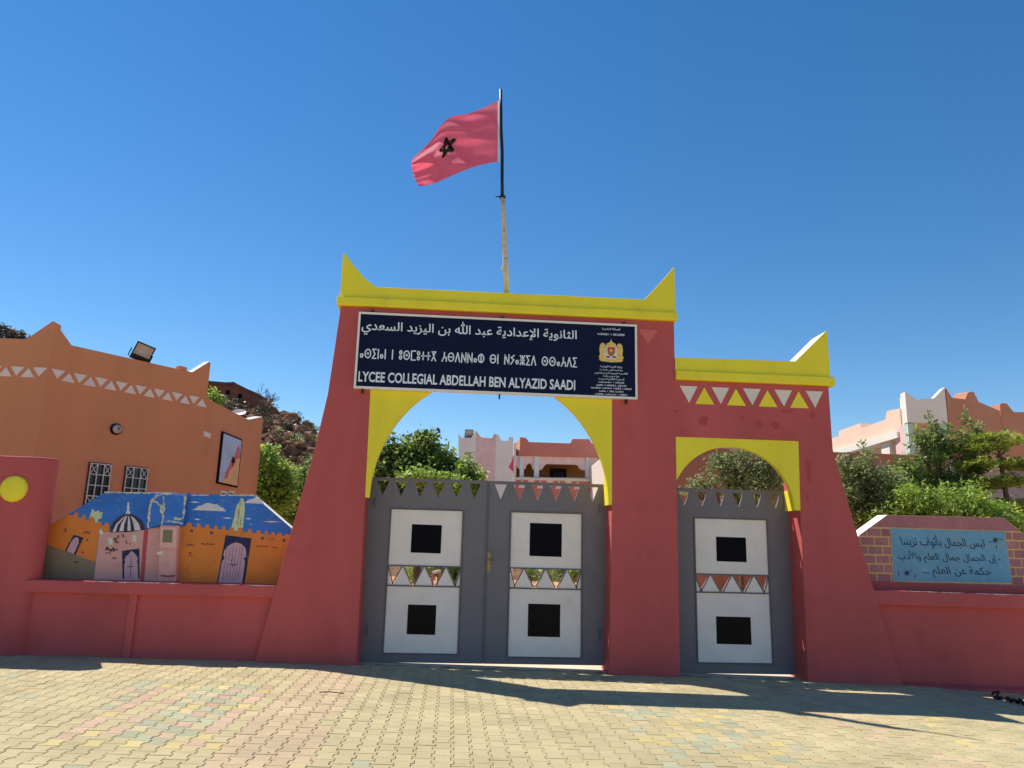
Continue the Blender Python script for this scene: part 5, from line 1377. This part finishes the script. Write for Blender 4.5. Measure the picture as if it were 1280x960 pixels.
plant('shooting_fruit_tree', 'young leafy tree with tall upright shoots beside the pine', 'tree', (at(1180, 700, Y).x, Y, -.25),
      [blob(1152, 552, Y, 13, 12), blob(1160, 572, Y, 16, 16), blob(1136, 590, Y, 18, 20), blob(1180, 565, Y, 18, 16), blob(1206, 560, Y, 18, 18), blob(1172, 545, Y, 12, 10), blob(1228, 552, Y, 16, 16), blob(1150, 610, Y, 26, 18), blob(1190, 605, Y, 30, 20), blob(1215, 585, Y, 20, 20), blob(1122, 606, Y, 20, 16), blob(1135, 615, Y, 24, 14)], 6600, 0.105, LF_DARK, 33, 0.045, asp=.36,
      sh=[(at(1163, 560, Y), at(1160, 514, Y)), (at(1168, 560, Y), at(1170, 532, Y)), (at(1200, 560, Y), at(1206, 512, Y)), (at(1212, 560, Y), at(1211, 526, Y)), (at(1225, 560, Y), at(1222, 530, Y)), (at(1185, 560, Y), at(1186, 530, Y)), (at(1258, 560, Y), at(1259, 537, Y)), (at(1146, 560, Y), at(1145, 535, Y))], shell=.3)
# layered pine
Y = 2.9
pn = thing('layered_pine', tuple(at(1262, 720, Y)), 'young pine with flat yellow green tiers of needles at the right edge', 'tree')
rnd = random.Random(77); g = G()
pt = [at(1272, 720, Y), at(1266, 670, Y), at(1256, 610, Y), at(1250, 570, Y), at(1244, 540, Y)]
g.tube(pt, [.07, .06, .045, .03, .012], 8)
tiers = [(1240, 545, 30, 6), (1268, 552, 20, 5), (1232, 558, 24, 6), (1247, 577, 42, 7), (1215, 580, 20, 5), (1275, 583, 20, 6), (1236, 600, 38, 7), (1276, 598, 26, 8), (1222, 608, 22, 6), (1258, 628, 40, 8), (1225, 632, 26, 7), (1282, 640, 26, 8), (1240, 655, 30, 7)]
for (x, y, r, h_) in tiers:
    c = at(x, y, Y); tr = min(pt, key=lambda q: abs(q.z - c.z + 0.1))
    g.tube([tr, tr.lerp(c, .5) - Vector((0, 0, .02)), c], [.02, .015, .006], 5)
g.obj('trunk', BARK, pn)
g = G(); k = (Y - CAM.y) / FPX
for (x, y, r, h_) in tiers:
    c = at(x, y, Y)
    for q in range(int(r * 6)):
        a = rnd.uniform(0, 6.28); rr = r * k * math.sqrt(rnd.random())
        p = c + Vector((rr * math.cos(a), rr * math.sin(a) * .9, rnd.gauss(0, h_ * k * .4) - 0.12 * rr))
        out = Vector((math.cos(a), math.sin(a), 0.25))
        mm = rnd.choice((0, 1, 1, 2, 2))
        for s in range(9):
            d = (out + Vector((rnd.gauss(0, .6), rnd.gauss(0, .6), rnd.gauss(.1, .35)))).normalized(); b = d.orthogonal().normalized() * 0.009
            L_ = rnd.uniform(.06, .12)
            g.add([p - b, p + b, p + d * L_ + b * .3, p + d * L_ - b * .3], [(0, 1, 2, 3)], mm)
g.obj('needles', LF_PINE, pn)
# bushes left of the gateway
Y = 16
plant('bright_bush_tree', 'bright green bushy tree right beside the terracotta building', 'tree', (at(335, 660, Y).x, Y, 0),
      [blob(330, 575, Y, 18, 20), blob(345, 590, Y, 20, 22), blob(325, 605, Y, 20, 26), blob(340, 625, Y, 26, 22), blob(350, 608, Y, 20, 22), blob(322, 565, Y, 12, 12)], 8000, 0.14, LF_BRIGHT, 51, 0.08, asp=.5)
plant('dark_bush_tree', 'darker green bushy tree next to the gateway\'s left edge', 'tree', (at(380, 660, 18).x, 18, 0),
      [blob(378, 600, 18, 20, 16), blob(370, 620, 18, 20, 20), blob(395, 590, 18, 16, 14), blob(385, 630, 18, 30, 24), blob(358, 640, 18, 26, 22), blob(362, 622, 18, 12, 12)], 8500, 0.14, LF_DARK, 52, 0.08, asp=.5)  # uses the darker leaf greens
# hillside: stone house, scrub, bare tree, distant trees
SHP = front(60)
sh_ = thing('hilltop_stone_house', tuple(SHP.P(SHP.uv(300, 490)[0], 1, 12)), 'dark red stone house on top of the rocky hill', 'house')
q = SHP.pts([(255, 510), (255, 478), (283, 480.5), (292, 480), (308, 488), (321, 494), (322, 515)])
SHP.solid('wall', q, 0, 4, STONEW, sh_)
g = G(); SHP.stroke(g, SHP.pts([(255, 477.5), (283, 480), (292, 479.5), (308, 487.5), (322, 493.5)]), 0.22, -0.15, 4.1); g.obj('roof_edge', mat('roof_edge_brown', (0.13, 0.06, 0.045)), sh_)
for px in (285, 300):
    u, z = SHP.uv(px, 490 + (px - 285) * .3); SHP.rect('window', u - .15, u + .15, z - .2, z + .15, -0.03, 0.1, BLACK, sh_)
bt = thing('bare_tree', tuple(at(330, 512, 44)), 'leafless thorny tree on the crest of the rocky hill', 'tree')
rnd = random.Random(4); g = G()
def br(p, d, L_, r, dep):
    e = p + d * L_; g.tube([p, p.lerp(e, .5) + Vector((rnd.gauss(0, .04), 0, rnd.gauss(0, .04))) * L_, e], [r, r * .8, r * .6], 5, cap=False)
    if dep:
        for k in range(3 if dep > 1 else 4):
            dd = (d + Vector((rnd.gauss(0.1, .6), rnd.gauss(0, .6), rnd.gauss(0.05, .4)))).normalized(); br(p.lerp(e, rnd.uniform(.5, 1)), dd, L_ * rnd.uniform(.55, .8), r * .55, dep - 1)
for x in (326, 333):
    br(at(x, 516, 44), Vector((0.12 * (x - 329) / 4, 0, 1)).normalized(), 0.85, 0.06, 4)
g.obj('branches', mat('dead_wood', (0.11, 0.09, 0.08), 0.9), bt)
rnd = random.Random(66); n_ = 0
labs = 'low dry scrub bush among the rocks on the hillside'
while n_ < 50:
    px, py = rnd.uniform(258, 415), rnd.uniform(490, 620); yq = rnd.uniform(36, 52); p = at(px, py, yq); z = hz(p.x, yq)
    if abs(z - p.z) > 1.2: continue
    s = rnd.uniform(.35, .8)
    g = G(); r2 = random.Random(n_)
    leaves(g, [(p.x, yq, z + s * .5, s, s, s * .7)], 150, .2, r2, .4)
    tag(g.obj('scrub_bush', LF_DRY if rnd.random() < .8 else LF_OLIVE, loc=(p.x, yq, z)), labs, 'bush', 'scrub bushes on the hillside')
    n_ += 1
plant('hillside_green_bush', 'green bush at the top corner of the terracotta building on the hill', 'bush', tuple(at(268, 505, 40)),
      [blob(266, 494, 40, 6, 8), blob(272, 500, 40, 10, 6)], 500, .22, LF_BRIGHT, 61, 0.05)
for i, (px, py, r) in enumerate([(3, 414, 9), (14, 418, 7), (27, 421, 6)]):
    b_ = blob(px, py, 62, r, r * .8)
    plant('distant_tree', ['dark distant tree above the roofline at the left edge', 'second dark distant tree from the left above the roofline', 'small distant tree just left of the roof spike'][i], 'tree', (b_[0], b_[1], b_[2] - 2.4), [b_, (b_[0], b_[1], b_[2] - 1.2, b_[3], b_[3], b_[5])], 900, .28, LF_DRY, 70 + i, .1, 'distant trees above the terracotta building')

for o in bpy.data.objects:
    if o.parent and o.name.split('.')[0] in ('tifinagh_lettering', 'arabic_lettering', 'scrawl', 'flaking_edge', 'painted_sun_edge', 'ink_star', 'handwritten_line', 'latin_lettering', 'door_lines', 'minaret_lines'):
        o['kind'] = 'stuff'
